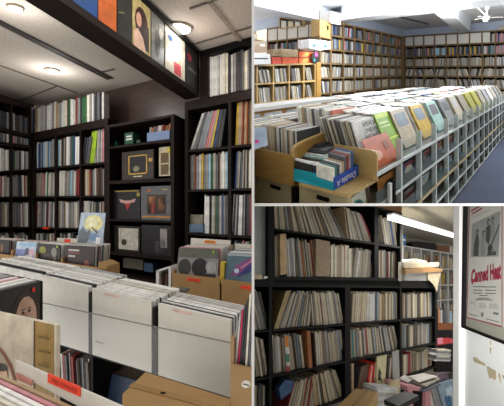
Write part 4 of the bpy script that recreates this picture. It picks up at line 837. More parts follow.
disc_box(PB(720.), [(316, 163), (326, 160.5), (333, 162), (331, 167), (317, 165.2)], .0, .05, '#c9a877', 'tan paper envelope among the disc cases')
for i in range(5):
    x = 331+i*3.2
    disc_box(PB(760.), [(x, 153+i*.7), (x+2.9, 153.6+i*.7), (x+2.9, 166), (x, 165)], .0, .1, ['#8f8f90', '#5d5f66', '#9fc4bc', '#9d9686', '#7c8a96'][i], '%s case standing at the rear of the box, %s from left' % (CN[['#8f8f90', '#5d5f66', '#9fc4bc', '#9d9686', '#7c8a96'][i]], ORD[i]))
# items left of the brown block
prism('record_sleeve', PA2, [(254, 128), (266, 127), (268, 145), (254, 150)], -.25, -.24, SLV, color='#9fb0c4', label='pale blue plastic-wrapped sleeve at the left edge of the hall', cat='record')
prism('round_sticker', PA2, E_(257.2, 141.5, 1.8, 1.8, 12), -.254, -.251, SLV, color='#e0309a', label='round magenta sticker on the plastic-wrapped sleeve', cat='sticker')
# unseen point lights added to brighten the hall and its ceiling
for a, b, pw in ((3.5, .6, 38), (6, 2.2, 100), (7.8, 0, 150), (6.6, 3.0, 180), (8.2, 2.0, 120)):
    l = bpy.data.lights.new('added_hall_light', 'POINT'); l.energy = pw; l.shadow_soft_size = .3; l.color = (.94, .97, 1)
    q = bpy.data.objects.new('added_hall_light', l); COL.objects.link(q); q.location = EYE+R.ea*a+R.eb*b+R.up*(HU_-.32)
# ================================================================== LOWER RIGHT STOCK ROOM
R = LOW
KR = 1152.0
W = wallA(R, 300, KR/360., 290)
hz = 286.0
def ln(xa, ya1, xb, yb1): return lambda x: ya1+(yb1-ya1)*(x-xa)/(xb-xa)
IVO = PL_R
# shell
HFL = (W.at(300, 560)-EYE).dot(R.up); 
slabv(R, [EYE+R.up*HFL+R.ea*a+R.eb*b for a, b in ((0, -3), (18, -3), (18, 6), (0, 6))], -R.up*.05, 'floor', mat('worn_grey_floor', '#6a6762', .8, .15, 3), kind='structure')
prism('wall_back', W, [(150, 20), (403, 20), (403, 620), (150, 620)], .42, .5, mat('mid_grey_plaster', '#8d8a84', .8, .05, 4), kind='structure')  # mid-grey plaster behind the bookcases
# upper tier
U = [(271.2, 3), (376.6, 2), (401, .9)]
Yt = [((271, 179), (400, 213.5), 1), ((271, 228.8), (400, 247.5), .9), ((271, 281), (400, 282.5), 4.4)]
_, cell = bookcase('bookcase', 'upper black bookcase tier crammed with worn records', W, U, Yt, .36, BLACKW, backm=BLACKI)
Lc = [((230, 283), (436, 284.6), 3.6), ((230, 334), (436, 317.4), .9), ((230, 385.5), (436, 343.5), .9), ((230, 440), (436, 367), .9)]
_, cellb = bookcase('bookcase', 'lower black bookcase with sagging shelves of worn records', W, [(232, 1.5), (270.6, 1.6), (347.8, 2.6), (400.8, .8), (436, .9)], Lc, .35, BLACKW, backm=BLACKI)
G = 'worn records in the black bookcases'
def S(x0, x1, t, b, n, l1, l2, where, **k): spines(W, x0, x1, t, b, n, k.pop('pal', IVO), lean=l1, lean2=l2, where=where, group=G, **k)
_, _, t, b = cell(0, 0)
cutt = lambda q: max(t(q)+5, 190)
S(275, 300, cutt, b, 9, -2, -7, 'on the top shelf, left part', pal=IVO+['#5c4234', '#4a4740'])
S(300, 346, cutt, b, 17, -9, -15, 'on the top shelf, middle part', special={11: '#33507f'})
S(347, 374.5, cutt, b, 8, -3, -13, 'on the top shelf before the dark gap')
_, _, t2, b2 = cell(1, 0); S(384, 400, lambda q: t2(q)+4, b2, 8, -4.5, -3, 'on the top shelf, right bay', special={5: '#33507f'})
_, _, t, b = cell(0, 1)
S(275, 279, lambda q: t(q)+2, b, 2, -.5, -.5, 'on the second shelf, left end'); 
prism('record_sleeve', W, [(280, 234), (286, 233.5), (286.5, 274), (280.5, 275)], .02, .3, SLV, color='#c9a878', label='thick tan boxed record near the left end of the second shelf', cat='record', group=G)
S(287, 296, lambda q: t(q)+3, b, 4, -2, -2.5, 'on the second shelf beside the tan box', pal=['#a7a296', '#c9c8c4', '#8f8f90'])
S(297, 316, lambda q: t(q)+3, b, 10, -3.5, -4, 'on the second shelf, left middle', special={4: '#b06a3a'})
prism('record_sleeve', W, [(316, 239), (330, 241.5), (329.5, 276.6), (316, 276.2)], .015, .3, mat('aged_card', '#a5927a', .7, .15, 30), label='wide aged tan sleeve turned outwards on the second shelf', cat='record', group=G)
S(331, 352, lambda q: t(q)+4, b, 9, 0, .5, 'on the second shelf, right middle', pal=['#c6bda6', '#b8ac93', '#a7a296', '#b06a3a', '#e4dfcf'])
S(353, 373, lambda q: t(q)+5, b, 7, 3.5, 1.5, 'on the second shelf before the divider', pal=['#c9c8c4', '#a7a296', '#5c4234', '#c6bda6'])
_, _, t2, b2 = cell(1, 1); S(379, 399.8, lambda q: t2(q)+3, b2, 11, 0, 0, 'on the second shelf, right bay')
# lower tiers
rn = ['third shelf', 'fourth shelf', 'lowest shelf']
def CB2(i, j): x0, x1, t, b = cellb(i, j); return t, b
t, b = CB2(0, 0); S(252, 269.5, lambda q: t(q)+2, b, 9, -11, -9, 'on the third shelf, far left bay')
t, b = CB2(1, 0)
prism('record_sleeve', W, [(286, 291), (291, 290.5), (277.5, 331), (273, 331.5)], .03, .3, SLV, color='#a08a5c', label='tan record leaning hard at the left of the third shelf', cat='record', group=G)
S(278, 309, lambda q: t(q)+3, b, 16, 12.5, 3.5, 'leaning right on the third shelf'); S(313, 343.5, lambda q: t(q)+3, b, 14, -2.5, -5, 'on the third shelf, centre bay', special={5: '#8d3a3a'})
t, b = CB2(2, 0); S(351, 366, lambda q: t(q)+3, b, 6, 1.5, 2.5, 'on the third shelf, right bay', pal=['#b8ac93', '#7a6f5c', '#c6bda6']); S(366.5, 375, lambda q: t(q)+3, b, 3, 1, 0, 'in plastic on the third shelf, right bay', pal=['#c9c8c4'])
S(377, 399, lambda q: t(q)+3, b, 11, 0, 0, 'right half of the third shelf, right bay', pal=['#b8ac93', '#c6bda6', '#6d5d4a', '#7c8a96', '#b39a78'])
t, b = CB2(3, 0); S(402.5, 434, lambda q: t(q)+3.5, b, 14, 0, -.5, 'on the third shelf, narrow end bay')
t, b = CB2(0, 1); S(251, 269, lambda q: t(q)+4, b, 10, -6, -6, 'on the fourth shelf, far left bay')
t, b = CB2(1, 1); S(274, 288, lambda q: t(q)+3, b, 7, -2, -2, 'on the fourth shelf, left part', special={3: '#c9c8c4'})
o = prism('record_sleeve', W, [(284.5, 335.5), (288.5, 335.5), (290.5, 374), (287, 374.5)], .03, .3, SLV, color='#c9c8c4', label='white record with orange and green bands on the fourth shelf', cat='record', group=G)
for a, bb_, c in ((336, 347, '#c87a2c'), (354, 362, '#3f7a5a'), (366, 373, '#a03a34')): prism('printed_band', W, [(284.6+(a-336)*.05, a), (288.4+(a-336)*.05, a), (288.4+(bb_-336)*.05, bb_), (284.6+(bb_-336)*.05, bb_)], .027, .029, SLV, o, color=c)
S(291, 306.5, lambda q: t(q)+3, b, 8, -4, -4, 'on the fourth shelf beside the wooden plank')
prism('wooden_plank', W, [(306.8, 331), (310.2, 331), (312.5, 368), (309, 368.5)], .01, .3, mat('reddish_wood', '#9a6238', .6, .12, 6, (1, 1, 8)), label='reddish wooden plank standing between records on the fourth shelf', cat='plank')
S(316, 345, lambda q: t(q)+3, b, 13, -2, -4, 'on the fourth shelf, centre bay', special={12: '#7c8a96'})
t, b = CB2(2, 1); S(351, 399, lambda q: t(q)+3, b, 23, -1, -5, 'on the fourth shelf, right bay', special={1: '#2f6f68'})
t, b = CB2(3, 1); S(403, 434, lambda q: t(q)+2.5, b, 13, 0, 0, 'on the fourth shelf, narrow end bay', special={6: '#8d3a3a', 1: '#7c8a96'})
t, b = CB2(0, 2); S(253, 269, lambda q: t(q)+3, b, 9, 0, .5, 'on the lowest shelf, far left bay')
t, b = CB2(1, 2)
prism('blue_package', W, [(279, 388), (285, 380), (294, 381), (292, 391), (281, 400)], .05, .12, SLV, color='#3a5a80', label='crumpled blue package on the lowest shelf of the stock room', cat='package')
S(284, 313, lambda q: t(q)+5, b, 14, 10, 3, 'leaning right on the lowest shelf'); S(315, 345.5, lambda q: t(q)+4, b, 15, -3, -10, 'leaning left on the lowest shelf', pal=['#b8ac93', '#b39a78', '#9d9686', '#4a4740', '#c6bda6'])
t, b = CB2(2, 2)
S(351.5, 354, lambda q: t(q)+1, b, 1, 0, 0, 'at the left of the lowest right bay', pal=['#b39a78'])
S(355, 366, lambda q: t(q)+3, b, 5, 5, 4.5, 'leaning in the lowest right bay', pal=['#37373c', '#37373c', '#33507f', '#5c4234']); S(366.5, 376, lambda q: t(q)+4, b, 4, 4, 1.5, 'beside the black leaning records', pal=['#d0402e', '#e4dfcf', '#8f8f90', '#c9c8c4'], special={0: '#d0402e'})
o = prism('record_sleeve', W, [(377, 354.5), (387, 354), (385, 386.5), (376.5, 388.5)], .01, .03, SLV, color='#b8b48c', label='pale green-grey cover with a black profile facing outwards', cat='record', group=G); prism('printed_profile', W, [(379, 368), (381.5, 372), (380.5, 376), (382, 381), (378, 380)], .0075, .0095, SLV, o, color='#1f1e1a')
S(386.5, 399.5, lambda q: t(q)+2, b, 7, 2, 1.5, 'right of the outward-facing cover')
t, b = CB2(3, 2); S(402.5, 434, lambda q: t(q)+2, b, 14, 0, 0, 'on the lowest shelf, narrow end bay', special={4: '#8d3a3a'})
# left of the upper tier: grey cabinet and little things
prism('metal_cabinet', W, [(232, 150), (267.2, 150), (267.2, 279.6), (232, 279.3)], .05, .36, STEEL, label='grey brushed metal cabinet left of the black bookcase', cat='cabinet')
prism('beige_packet', W, [(252, 274.5), (261.5, 274.5), (262.5, 278.8), (252, 278.8)], -.03, .03, SLV, color='#c9b796', label='small beige packet before the grey metal cabinet', cat='packet')
prism('white_tag', W, [(264, 276.3), (267.5, 276.3), (267.5, 278.4), (264, 278.4)], -.03, -.01, SLV, color='#e4e6ea', label='small white tag beside the beige packet', cat='tag')
prism('wooden_box', W, [(377, 199), (402, 205), (401.5, 212.6), (377, 206.8)], .0, .3, mat('brown_box_wood', '#7a4f2e', .6, .12, 6), label='brown wooden box on top of the upper black bookcase', cat='box')
# plastic wrapping edge and papers on the end unit
T2 = root('paper_pile', W.at(404, 281), 'pile of brown and cream papers jutting out above the end bay', 'papers')
for i, (q, c) in enumerate((([(405, 269), (430, 266.6), (443, 269.5), (442.5, 271.5), (406, 273.6)], '#9a7448'), ([(404, 263.8), (425, 262), (439, 264.5), (438.5, 266.6), (404.5, 268)], '#b8ac93'), ([(404, 262), (418, 258.8), (427, 261), (426, 263.4), (404, 265.2)], '#b5ae9c'), ([(418, 263), (439, 262.2), (439.5, 264.6), (419, 265)], '#b8b09c'))): prism('paper_bundle', W, q, -.06+.02*i, .25, SLV, T2, color=c)
prism('clear_bag', W, [(406, 272), (426, 272), (428, 280.6), (404, 280.6)], -.02, .2, clear('cloudy_plastic', '#c8cac4', .5), label='cloudy plastic bag with papers under the paper pile', cat='bag'); prism('cardboard_flap', W, [(428, 272), (441, 270), (437, 292), (434, 285), (428, 279)], -.04, -.03, SLV, color='#c2b294', label='cream cardboard flap hanging from the paper pile', cat='cardboard')
prism('white_wrap', W, [(398.5, 262), (401.6, 262), (401.6, 281), (398.5, 281)], -.006, -.001, SLV, color='#b8b4a4', label='pale strip of wrapping at the right end of the upper bookcase', cat='wrapping')
# ---- back room beyond
BR = wallA(R, 428, 7.6, 270)
lnb = lambda r: (lambda x: 286+(r-286)*(660-x)/232.)
CEH = (BR.at(428, 236)-EYE).dot(R.up)
slabv(R, [EYE+R.up*CEH+R.ea*a+R.eb*b for a, b in ((2.2, -2.6), (16, -9), (16, 8), (2.2, 3.5))], R.up*.06, 'ceiling', mat('cream_ceiling', '#d8d3c4', .8, .04, 4), kind='structure')
prism('wall_far', BR, [(380, lnb(200)(380)), (500, lnb(200)(500)), (500, lnb(420)(500)), (380, lnb(420)(380))], .45, .55, mat('grey_plaster', '#a39e94', .8, .04, 4), kind='structure')
_, cl = bookcase('bookcase', 'white bookcase of records in the bright back room', BR, [(403.5, .6), (412, .5), (421.5, .5), (432, .5), (440.6, .5), (448.3, .5), (458, .6)], [((404, 246), (453, 254), .7), ((404, 266.5), (453, 269.5), .6), ((404, 285.5), (453, 285), .6), ((404, 303), (453, 299.5), .6), ((404, 322), (453, 315), .6), ((404, 342), (453, 331), .6)], .3, WHT)
for j in range(5):
    for i in range(6):
        x0, x1, t, b = cl(i, j); h = b(x0)-t(x0)
        if j < 3 or i > 2: spines(BR, x0+.4, x1-.6, lambda q, t=t, h=h: t(q)+.15*h, b, 4, ['#b8ac93', '#c9c8c4', '#8f8f90', '#8d3a3a', '#c9a73c', '#7a6f5c'] if (j, i) != (3, 4) else ['#37373c', '#e4dfcf'], lean=random.choice((-.8, 0, .8)), where='in back room row %s, bay %s' % (('one', 'two', 'three', 'four', 'five')[j], ('one', 'two', 'three', 'four', 'five', 'six')[i]), group='records in the white back room bookcase')
prism('black_case', BR, [(412, 243.5), (418, 241.5), (436, 243.4), (436, 251), (412, 247)], .02, .3, BLACKW, label='black case on top of the white bookcase', cat='case'); prism('storage_box', BR, [(437, 245), (450, 246.5), (450, 253), (437, 251)], .02, .3, mat('orange_brown_card', '#8a5a34', .7, .1, 10), label='brown box on top of the white bookcase in the back room', cat='box')
prism('storage_box', BR, [(449.5, 246), (453, 246.5), (453, 253.5), (449.5, 253)], .01, .3, SLV, color='#d0ccc4', label='narrow pale box at the end of the white bookcase top', cat='box')
o = prism('storage_box', BR, [(401, 233.5), (405.6, 234.5), (405.6, 245.6), (401, 244.8)], -.3, 0, SLV, color='#2f6fae', label='blue and white box behind the end of the black bookcase', cat='box'); prism('printed_band', BR, [(401, 238), (405.6, 239), (405.6, 241), (401, 240)], -.304, -.301, SLV, o, color='#dfe6ec')
t = root('fluorescent_fixture', P(426, 228, 5.2), 'long glowing fluorescent ceiling light in the back room', 'ceiling light')
LF = Pl(R, (P(453, 236, 5.9)-P(398, 218, 4.1)).normalized(), R.up, R.eb, 426, 228, 5)
prism('housing', LF, [(394, 212.6), (470, 237.5), (470, 239), (394, 215)], .01, .12, WHT, t); prism('lamp_tube', LF, [(394, 214.6), (470, 238.6), (470, 240.6), (394, 218.6)], 0, .1, emit('bright_tube', '#ffffff', 2.5), t)
# clutter by the door
C1_ = Pl(R, R.ea, R.up, R.eb, 444, 340, 5.6)
t = root('wooden_shelf_unit', C1_.at(444, 340), 'orange wooden shelf with cases behind the doorway', 'shelf')
prism('shelf', C1_, [(436, 324), (453, 323), (453, 329.5), (436, 330)], 0, .3, mat('orange_wood', '#9a5626', .6, .1, 6), t); prism('upright', C1_, [(436.5, 308), (438, 308), (438, 345), (436.5, 345)], .0, .3, BLACKW, t); prism('lower_panel', C1_, [(436, 330), (453, 330), (453, 372), (436, 372)], .25, .3, BLACKW, t)
for i, c in enumerate(['#c98a5a', '#c9c8c4', '#37373c', '#5d5f66', '#8f8f90', '#9cc0d4']):
    prism('disc_case', C1_, [(438+i*2.4, 309+(i % 3)*1.5), (440+i*2.4, 308.5+(i % 3)*1.5), (440.2+i*2.4, 323), (438.4+i*2.4, 323.2)], .02, .2, SLV, color=c, label='case on the orange shelf in the doorway, %s from the left' % ORD[i], cat='disc case', group='cases on the orange doorway shelf')
CN['#c98a5a'] = 'tan'
prism('red_board', C1_, [(433.5, 342.5), (441, 339.6), (453, 338.6), (453, 343), (434, 346)], -.2, -.1, SLV, color='#d2303c', label='bright red board in the doorway gap', cat='board')
prism('pink_card', C1_, [(437.5, 338.5), (443, 338), (443, 343.5), (438, 344)], -.24, -.21, SLV, color='#e88aa0', label='pink card before the red board', cat='card')
t = root('paper_pile', C1_.at(443, 362), 'messy pile of white papers beyond the end of the black bookcase', 'papers')
for i in range(6): prism('paper_sheet', C1_, [(435.5+i % 3, 361-i*2), (450+i % 2, 361.5-i*2), (451, 359.9-i*2), (436.5, 359.3-i*2)], -.3, 0, SLV, t, color=['#c9c8c4', '#8f8f90', '#e4dfcf'][i % 3])
# floor pile: stool with papers, case, box
P1 = flat(R, 420, 379, 4.0)
t = root('paper_pile', P1.at(420, 384), 'heap of magazines topped by a white sheet on the pink stool', 'papers')
for i, (q, c) in enumerate((([(400, 386), (425, 392), (441, 385), (415, 378)], '#5a6068'), ([(402, 383), (424, 389), (439, 382), (417, 376)], '#37373c'), ([(405, 380.5), (426, 387), (440, 379.5), (418, 375)], '#a7a296'), ([(399, 379.5), (408, 383), (414, 379), (404, 376)], '#c9c8c4'))):
    prism('magazine', P1, q, .0+i*.014-.06, .012+i*.014-.06, SLV, t, color=c)
prism('white_sheet', P1, [(408, 376.5), (419, 382.5), (438, 376.5), (423, 373.5)], .0, .004, WHC, t)
FS = Pl(R, R.ea, R.up, R.eb, 420, 390, 4.0)
t = root('stool', FS.at(420, 412), 'pink plastic stool under the heap of magazines', 'stool'); PK = mat('pink_plastic', '#c98f95', .4, .05, 8)
prism('seat', FS, [(407, 386), (431, 388), (431, 392), (407, 390)], -.1, .2, PK, t)
for a in (408, 426): prism('leg', FS, [(a, 390), (a+4.5, 390.5), (a+5.5, 415), (a-1, 415)], -.1, -.06, PK, t)
t = prism('flat_case', flat(R, 400, 398, 2.7), [(384, 399.5), (398.5, 406), (418.8, 395.2), (405, 391)], 0, -.03, mat('black_plastic', '#1c1c1f', .5, .1, 20), label='thin black flat case lying on the clutter', cat='case')
bxp = flat(R, 360, 396, 2.35)
t = root('cardboard_box', bxp.at(360, 405), 'brown cardboard box lying in front of the lowest records', 'box')
prism('box_body', bxp, [(355.5, 388.2), (377.5, 391.5), (366, 414), (333, 410)], 0, -.2, mat('golden_cardboard', '#b4905a', .75, .06, 15), t, bevel=.004); prism('tape', bxp, [(366, 389.6), (369, 390), (350, 412), (347, 411.6)], .0005, .0015, mat('clear_brown_tape', '#9c7a48', .25, .06, 20), t)
t = root('paper_pile', FS.at(387, 400), 'grey and white papers in plastic between the cardboard box and the black case', 'papers')
F4 = Pl(R, R.ea, R.up, R.eb, 387, 396, 3.05)
for i in range(7): prism('paper_sheet', F4, [(376+i % 3, 406-i*2.7), (398-i % 2, 406.5-i*2.7), (398, 404.4-i*2.7), (377.5, 403.6-i*2.7)], -.02*(7-i)*.3, .15, SLV, t, color=['#b8bcbc', '#a7a296', '#c9c8c4'][i % 3])
prism('clear_sleeve', F4, [(393.5, 352), (399, 350), (400, 388), (395, 390)], .1, .12, clear('cloudy_plastic', '#c8cac4', .5), label='cloudy plastic sleeve hanging before the lowest shelf divider', cat='plastic sleeve'); prism('beige_folder', F4, [(390.5, 383), (400, 379), (400.5, 396), (392, 398)], .05, .08, SLV, color='#b8a884', label='beige folder standing beside the pink stool', cat='folder')
# leaning sleeves at right of the stool
F5 = Pl(R, R.ea, R.up, R.eb, 440, 390, 4.2)
for i, (q, c, lab) in enumerate((([(437, 384), (453, 379.5), (456, 412), (446, 415)], '#8fa6b8', 'pale blue record sleeve leaning at the foot of the door frame'), ([(430, 384), (437, 381), (449, 412), (438, 416)], '#8f8f90', 'grey sleeve leaning left of the pale blue one'), ([(427, 388), (431, 386), (443, 414), (434, 416)], '#e4dfcf', 'cream sleeve leaning beside the pink stool'), ([(436, 375), (446, 372), (450, 380), (439, 384)], '#6a5a68', 'mauve sleeve lying behind the leaning ones'))):
    o = prism('record_sleeve', F5, q, .02*i, .015+.02*i, SLV, color=c, label=lab, cat='record')
    if i == 0: prism('printed_picture', F5, sub(q, R_(.45, .2, .9, .5)), -.004, -.001, SLV, o, color='#c8dce8'); prism('printed_patch', F5, sub(q, R_(.3, .45, .7, .8)), -.006, -.0045, SLV, o, color='#3f6f96')
prism('dark_crate', F5, [(399, 392), (453, 392), (453, 430), (399, 430)], .3, .4, BLACKW, label='black crate under the stool and sleeves', cat='crate')
# ---- door wall with the framed poster
VW = (300, 264)
ew = ray(*VW).normalized()
nw = ew.cross(R.up).normalized()
if nw.dot(ray(504, 290)) < 0: nw = -nw
DW = Pl(R, ew, R.up, nw, 504, 290, 1.6)
lw = lambda y0: (lambda x: 264+(y0-264)*(x-300)/204.)   # y given at x=504
PLASTER = mat('worn_white_plaster', '#cfd2d2', .85, .05, 5, bump=.1)
def dq_(x0, x1, a, b): return [(x0, lw(a)(x0)), (x1, lw(a)(x1)), (x1, lw(b)(x1)), (x0, lw(b)(x0))]
prism('wall_right', DW, [(462, 150), (560, 120), (560, 520), (462, 480)], 0, .12, PLASTER, kind='structure')
t = prism('trim_1', DW, [(453.5, 170), (459.4, 170), (458.4, 470), (452.8, 470)], -.03, .12, WHT, kind='structure')
prism('trim_2', DW, [(459.6, 170), (463.2, 170), (461.2, 470), (458.6, 470)], -.012, .11, mat('bare_wood_edge', '#9a7a58', .7, .15, 9, (1, 1, 6)), kind='structure')
# peeling patches
PLAS = mat('bare_tan_plaster', '#a3987e', .85, .12, 14)
def peel(q, n): prism('peeled_patch', DW, q, -.0015, -.0003, PLAS, label=n, cat='peeled paint', group='patches of peeled paint on the white wall')
peel([(486.5, 366), (489, 367), (493, 369.5), (495.8, 371), (496.3, 378), (494.5, 380.5), (491.5, 377.5), (489.5, 378.8), (488, 374)], 'largest tan patch of peeled paint below the poster')
peel([(498.8, 373), (500.3, 374), (500.8, 379), (500.6, 384), (499.4, 379), (498.2, 376)], 'narrow tan peeled streak right of the largest patch'); peel([(501.8, 375), (506, 376), (506, 380), (503, 378)], 'tan peeled patch at the right picture edge')
peel([(473, 357), (476, 357.5), (480, 361), (485, 363.5), (485.5, 366.5), (481, 364.5), (476, 362.8), (473.5, 361.5)], 'long ragged peeled strip left of the largest patch'); peel([(460.5+1, 350), (463.5, 351), (463.8, 354), (461.8, 353)], 'faint peeled spot near the door frame')
peel([(490.2, 340.5), (491.2, 340.8), (491, 345), (490.4, 345)], 'thin peeled drip just under the poster frame'); peel([(489.6, 347.5), (491.4, 348), (490.8, 354), (490, 353)], 'short peeled drip further below the poster frame')
# framed poster
fr = [(464.9, 140), (560, 80), (560, 366), (461.5, 326.4)]
pt = root('framed_poster', DW.at(480, 332), 'large black-framed concert poster on the worn white wall', 'poster')
def fp(nm, q, d0, d1, m, par=pt, **k): return prism(nm, DW, q, d0, d1, m, par, **k)
fp('frame', [(464.2, 140), (466, 140), (462.9, 326), (461, 326.4)], -.025, -.001, BLACKW); fp('frame', [(461, 325), (560, 364), (560, 366.6), (461, 327.4)], -.025, -.001, BLACKW)
MATB = mat('grey_mount_board', '#85857a', .7, .04, 10); PAP = mat('aged_poster_paper', '#a3a39d', .7, .05, 14); MAR = mat('maroon_print', '#7a2a3c', .6, .1, 14)
fp('mount', [(465.5, 140), (560, 80), (560, 364.6), (462.8, 325.6)], -.01, -.003, MATB)
pp = fp('poster_sheet', [(471.3, 140), (560, 80), (560, 343), (467.3, 317)], -.0125, -.0105, PAP)
fp('red_border', [(470.6, 140), (471.3, 140), (467.3, 317), (466.6, 316.8)], -.0128, -.0105, MAR, pp); fp('red_border', [(466.6, 316.6), (501.8, 325.8), (501.8, 327.2), (466.6, 317.7)], -.0128, -.0105, MAR, pp); fp('red_border', [(501.6, 180), (502.4, 180), (502.4, 327), (501.6, 326.6)], -.0128, -.0126, MAR, pp)
RED = mat('crimson_print', '#7a1c34', .5, .25, 30)
fp('headline_bar', [(471.2, 210.2), (479.5, 205.2), (479.5, 206.8), (471.2, 211.8)], -.014, -.0128, MAR, pp); fp('headline_bar', [(472, 213.2), (482, 207.4), (482, 208.8), (472, 214.6)], -.014, -.0128, RED, pp)
fp('small_print', [(472.5, 217.3), (490, 209), (490, 209.9), (472.5, 218.2)], -.014, -.0128, mat('pale_grey_print', '#8f9290', .6, .05, 20), pp)
# photograph: four musicians (built as generic silhouettes)
PG = mat('photo_grey', '#787a79', .6, .12, 12); PD = mat('photo_dark', '#3a3c3c', .6, .15, 12); PM = mat('photo_mid', '#6c6e6d', .6, .15, 14)
ph = [(472, 224), (500.5, 210.8), (498.6, 256.5), (470.8, 257.2)]
pho = fp('band_photograph', ph, -.0142, -.0128, PG, pp)
def fig(pts, m, lv_=0): prism('printed_figure', DW, sub(ph, pts), -.0150-lv_*.0004, -.0145-lv_*.0004, m, pho)
for s, tt, sc in ((.2, .3, 1), (.43, .38, .95), (.58, .14, 1), (.74, .14, 1)):
    fig(E_(s, tt, .055*sc, .085*sc), PD); fig(E_(s+.008, tt+.015, .032*sc, .05*sc), PM, 1)
fig([(.15, .4), (.24, .38), (.28, .6), (.27, .97), (.08, .97), (.1, .6)], PD); fig([(.37, .47), (.5, .47), (.53, .7), (.5, .97), (.36, .97), (.33, .65)], PM); fig([(.5, .25), (.66, .22), (.68, .5), (.62, .7), (.52, .6)], PD)
fig([(.66, .24), (.82, .22), (.86, .5), (.8, .75), (.88, .97), (.6, .97), (.66, .6)], PM); fig(wline((.62, .9), (.98, .3), .04), PD, 1); fig(E_(.68, .8, .09, .1), PD, 1); fig([(.6, .9), (.9, .88), (.9, .97), (.58, .97)], PD, 1)
text(DW, [(471.3, 269.5), (501, 261), (501, 279.5), (471, 283)], 'Canned Heat', -.014, RED, pp, name='band_name_lettering', bold=.05)
prism('letter_swash', DW, [(471, 278.5), (472.6, 278.5), (473, 283.5), (471.8, 284.6)], -.0155, -.0145, RED, pp)
SMP = mat('small_print_ink', '#55595a', .6, .1, 20)
for y, a, b in ((286.2, 473, 496), (289.6, 473, 482.5), (289.8, 485, 495.8), (292.6, 473.4, 482), (292.9, 485, 495.6), (295, 479, 487.5), (297.6, 477.4, 489), (299.2, 475.5, 492)): fp('small_print', [(a, y), (b, y+(b-a)*.02), (b, y+.9+(b-a)*.02), (a, y+.9)], -.0138, -.0128, SMP, pp)
for a, b, y in ((469.8, 476.5, 302), (479, 486.5, 303), (489, 498.5, 304)):
    for k in range(4 if a > 475 else 2): fp('small_print', [(a, y+k*1.3), (b, y+k*1.3+.8), (b, y+.6+k*1.3+.8), (a, y+.6+k*1.3)], -.0138, -.0128, mat('faint_print_ink', '#8e908c', .6, .1, 20), pp)
fp('small_emblem', [(481.4, 312.4), (483, 312.4), (483.2, 316.6), (481, 316.4)], -.0138, -.0128, SMP, pp); fp('small_print', [(493, 312), (498.5, 313), (498.5, 315), (493, 314)], -.0138, -.0128, SMP, pp); fp('small_print', [(469, 313.5), (478, 316), (478, 316.8), (469, 314.3)], -.0138, -.0128, SMP, pp); fp('small_print', [(486, 318.5), (499, 321.8), (499, 322.6), (486, 319.3)], -.0138, -.0128, SMP, pp)
lightarea('tube_light', P(426, 232, 5.0), -R.up, 1.5, .3, 45, (1, .97, .92))
q = EYE+RW @ Vector((.1, -.15, .1)); o = lightarea('added_wall_light', q, P(495, 320, 1.6)-q, .3, .2, 6, (1, .98, .94)); o.data.spread = math.radians(44)  # unseen area light added behind the eye to brighten the door wall
# ================================================================== partitions between the shops
def edge_board(name, a, b, Z0, Z1, th, m):
    pa, pb = P(*a, Z0), P(*b, Z0); n = (pa-EYE).cross(pb-EYE).normalized()*th/2
    qa, qb = P(*a, Z1), P(*b, Z1)
    v, f = pverts([pa+n, pb+n, qb+n, qa+n], [pa-n, pb-n, qb-n, qa-n]); return build(name, v, f, None, m, kind='structure')
edge_board('wall_partition', (253, -90), (253, 480), .84, 9, 2.0*.84/400, WHT)
edge_board('floor_upper', (254, 204.7), (600, 204.7), .86, 9, 2.1*.86/400, WHT)
# the three hundred records that show largest stay single; the rest become one mass
from mathutils.bvhtree import BVHTree
AV, AF, AO = [], [], []
for o in COL.objects:
    if o.type != 'MESH' or (o.data.materials and any(z in o.data.materials[0].name for z in ('clear_a', 'clear_f', 'clear_c', 'cloudy', 'frosted'))): continue
    k0 = len(AV); off = Vector(o.location)+(Vector(o.parent.location) if o.parent else Vector())
    AV.extend([v.co+off for v in o.data.vertices])
    for p in o.data.polygons: AF.append(tuple(i+k0 for i in p.vertices)); AO.append(o.name)
for S in STUFF.values():
    k0 = len(AV); AV.extend(S[0]); AF.extend([tuple(i+k0 for i in f) for f in S[1]]); AO.extend(['']*len(S[1]))
tree = BVHTree.FromPolygons(AV, AF)
hits = {}
for yy in range(0, 406):
    for xx in range(0, 504, 2):
        loc, no, ix, dist = tree.ray_cast(EYE, ray(xx+(yy % 2), yy+.5).normalized())
        if ix is not None: hits[AO[ix]] = hits.get(AO[ix], 0)+1
recs = [o for o in COL.objects if o.name.startswith('record_sleeve') and o.parent is None and o.type == 'MESH']
kids = {}
for o in COL.objects:
    if o.parent: kids.setdefault(o.parent.name, []).append(o)
recs.sort(key=lambda o: -(hits.get(o.name, 0)+sum(hits.get(k.name, 0) for k in kids.get(o.name, []))))
SV = STUFF.setdefault('wall', ([], [], []))
gone = [o for o in recs[300:] if hits.get(o.name, 0) or True]
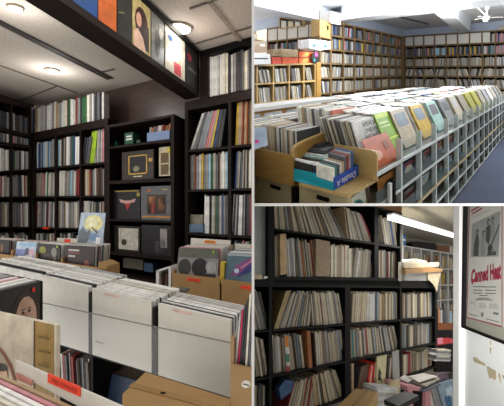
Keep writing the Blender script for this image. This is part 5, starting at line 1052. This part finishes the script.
for o in gone:
    for q in [o]+kids.get(o.name, []):
        k0 = len(SV[0]); off = Vector(o.location)
        SV[0].extend([v.co+off for v in q.data.vertices]); SV[1].extend([tuple(i+k0 for i in p.vertices) for p in q.data.polygons])
        cc = tuple(min(1, x*1.08) for x in q.color[:3])+(1,); SV[2].extend([cc]*len(q.data.polygons))
for o in gone:
    for q in kids.get(o.name, []): bpy.data.objects.remove(q)
    bpy.data.objects.remove(o)
for nm, (v, f, c) in STUFF.items():
    lab = {'wall': ('all the smaller record sleeves filling the shelves and bins around the bigger ones', 'records')}[nm]
    o = build('record_sleeves', v, f, None, STUFFM, label=lab[0], cat=lab[1], kind='stuff')
    me = o.data; at = me.attributes.new('sleeve_colour', 'FLOAT_COLOR', 'FACE')
    # the build step keeps face order, so colours can be written straight through
    flatc = [x for q in c for x in q]
    if len(flatc) == 4*len(me.polygons): at.data.foreach_set('color', flatc)
    else: print('colour count mismatch', len(c), len(me.polygons))
# ------------------------------------------------------------------ light
w = bpy.data.worlds.new('world'); SC.world = w; w.use_nodes = True
w.node_tree.nodes['Background'].inputs[0].default_value = (1, .96, .9, 1); w.node_tree.nodes['Background'].inputs[1].default_value = 1.0
D = Vector
def lamp(room, pos, tgt, w_, h_, pw, col, name='ceiling_lamp_light'): return lightarea(name, pos, tgt-pos, w_, h_, pw, col)
for (u, v), pw in (((15.5, 6.5), 4), ((52, 69.5), 6), ((180, 26.5), 2.6)):
    l = bpy.data.lights.new('spot_and_fill_light', 'POINT'); l.energy = pw; l.shadow_soft_size = .05; l.color = (1, .97, .93)
    q = bpy.data.objects.new('spot_and_fill_light', l); COL.objects.link(q); q.location = horiz(LEFT, HC, u, v)-LEFT.up*.22
l = bpy.data.lights.new('spot_and_fill_light', 'POINT'); l.energy = 11; l.shadow_soft_size = .08; l.color = (1, .96, .9)  # unseen point light added above the view to brighten the back bins
q = bpy.data.objects.new('spot_and_fill_light', l); COL.objects.link(q); q.location = P(205, -70, 2.1)
SC.view_settings.view_transform = 'Standard'; SC.view_settings.look = 'None'; SC.view_settings.gamma = 1; SC.view_settings.use_curve_mapping = False
SC.view_settings.exposure = 0
for o in bpy.data.objects:
    if '_o' in o.keys(): del o['_o']
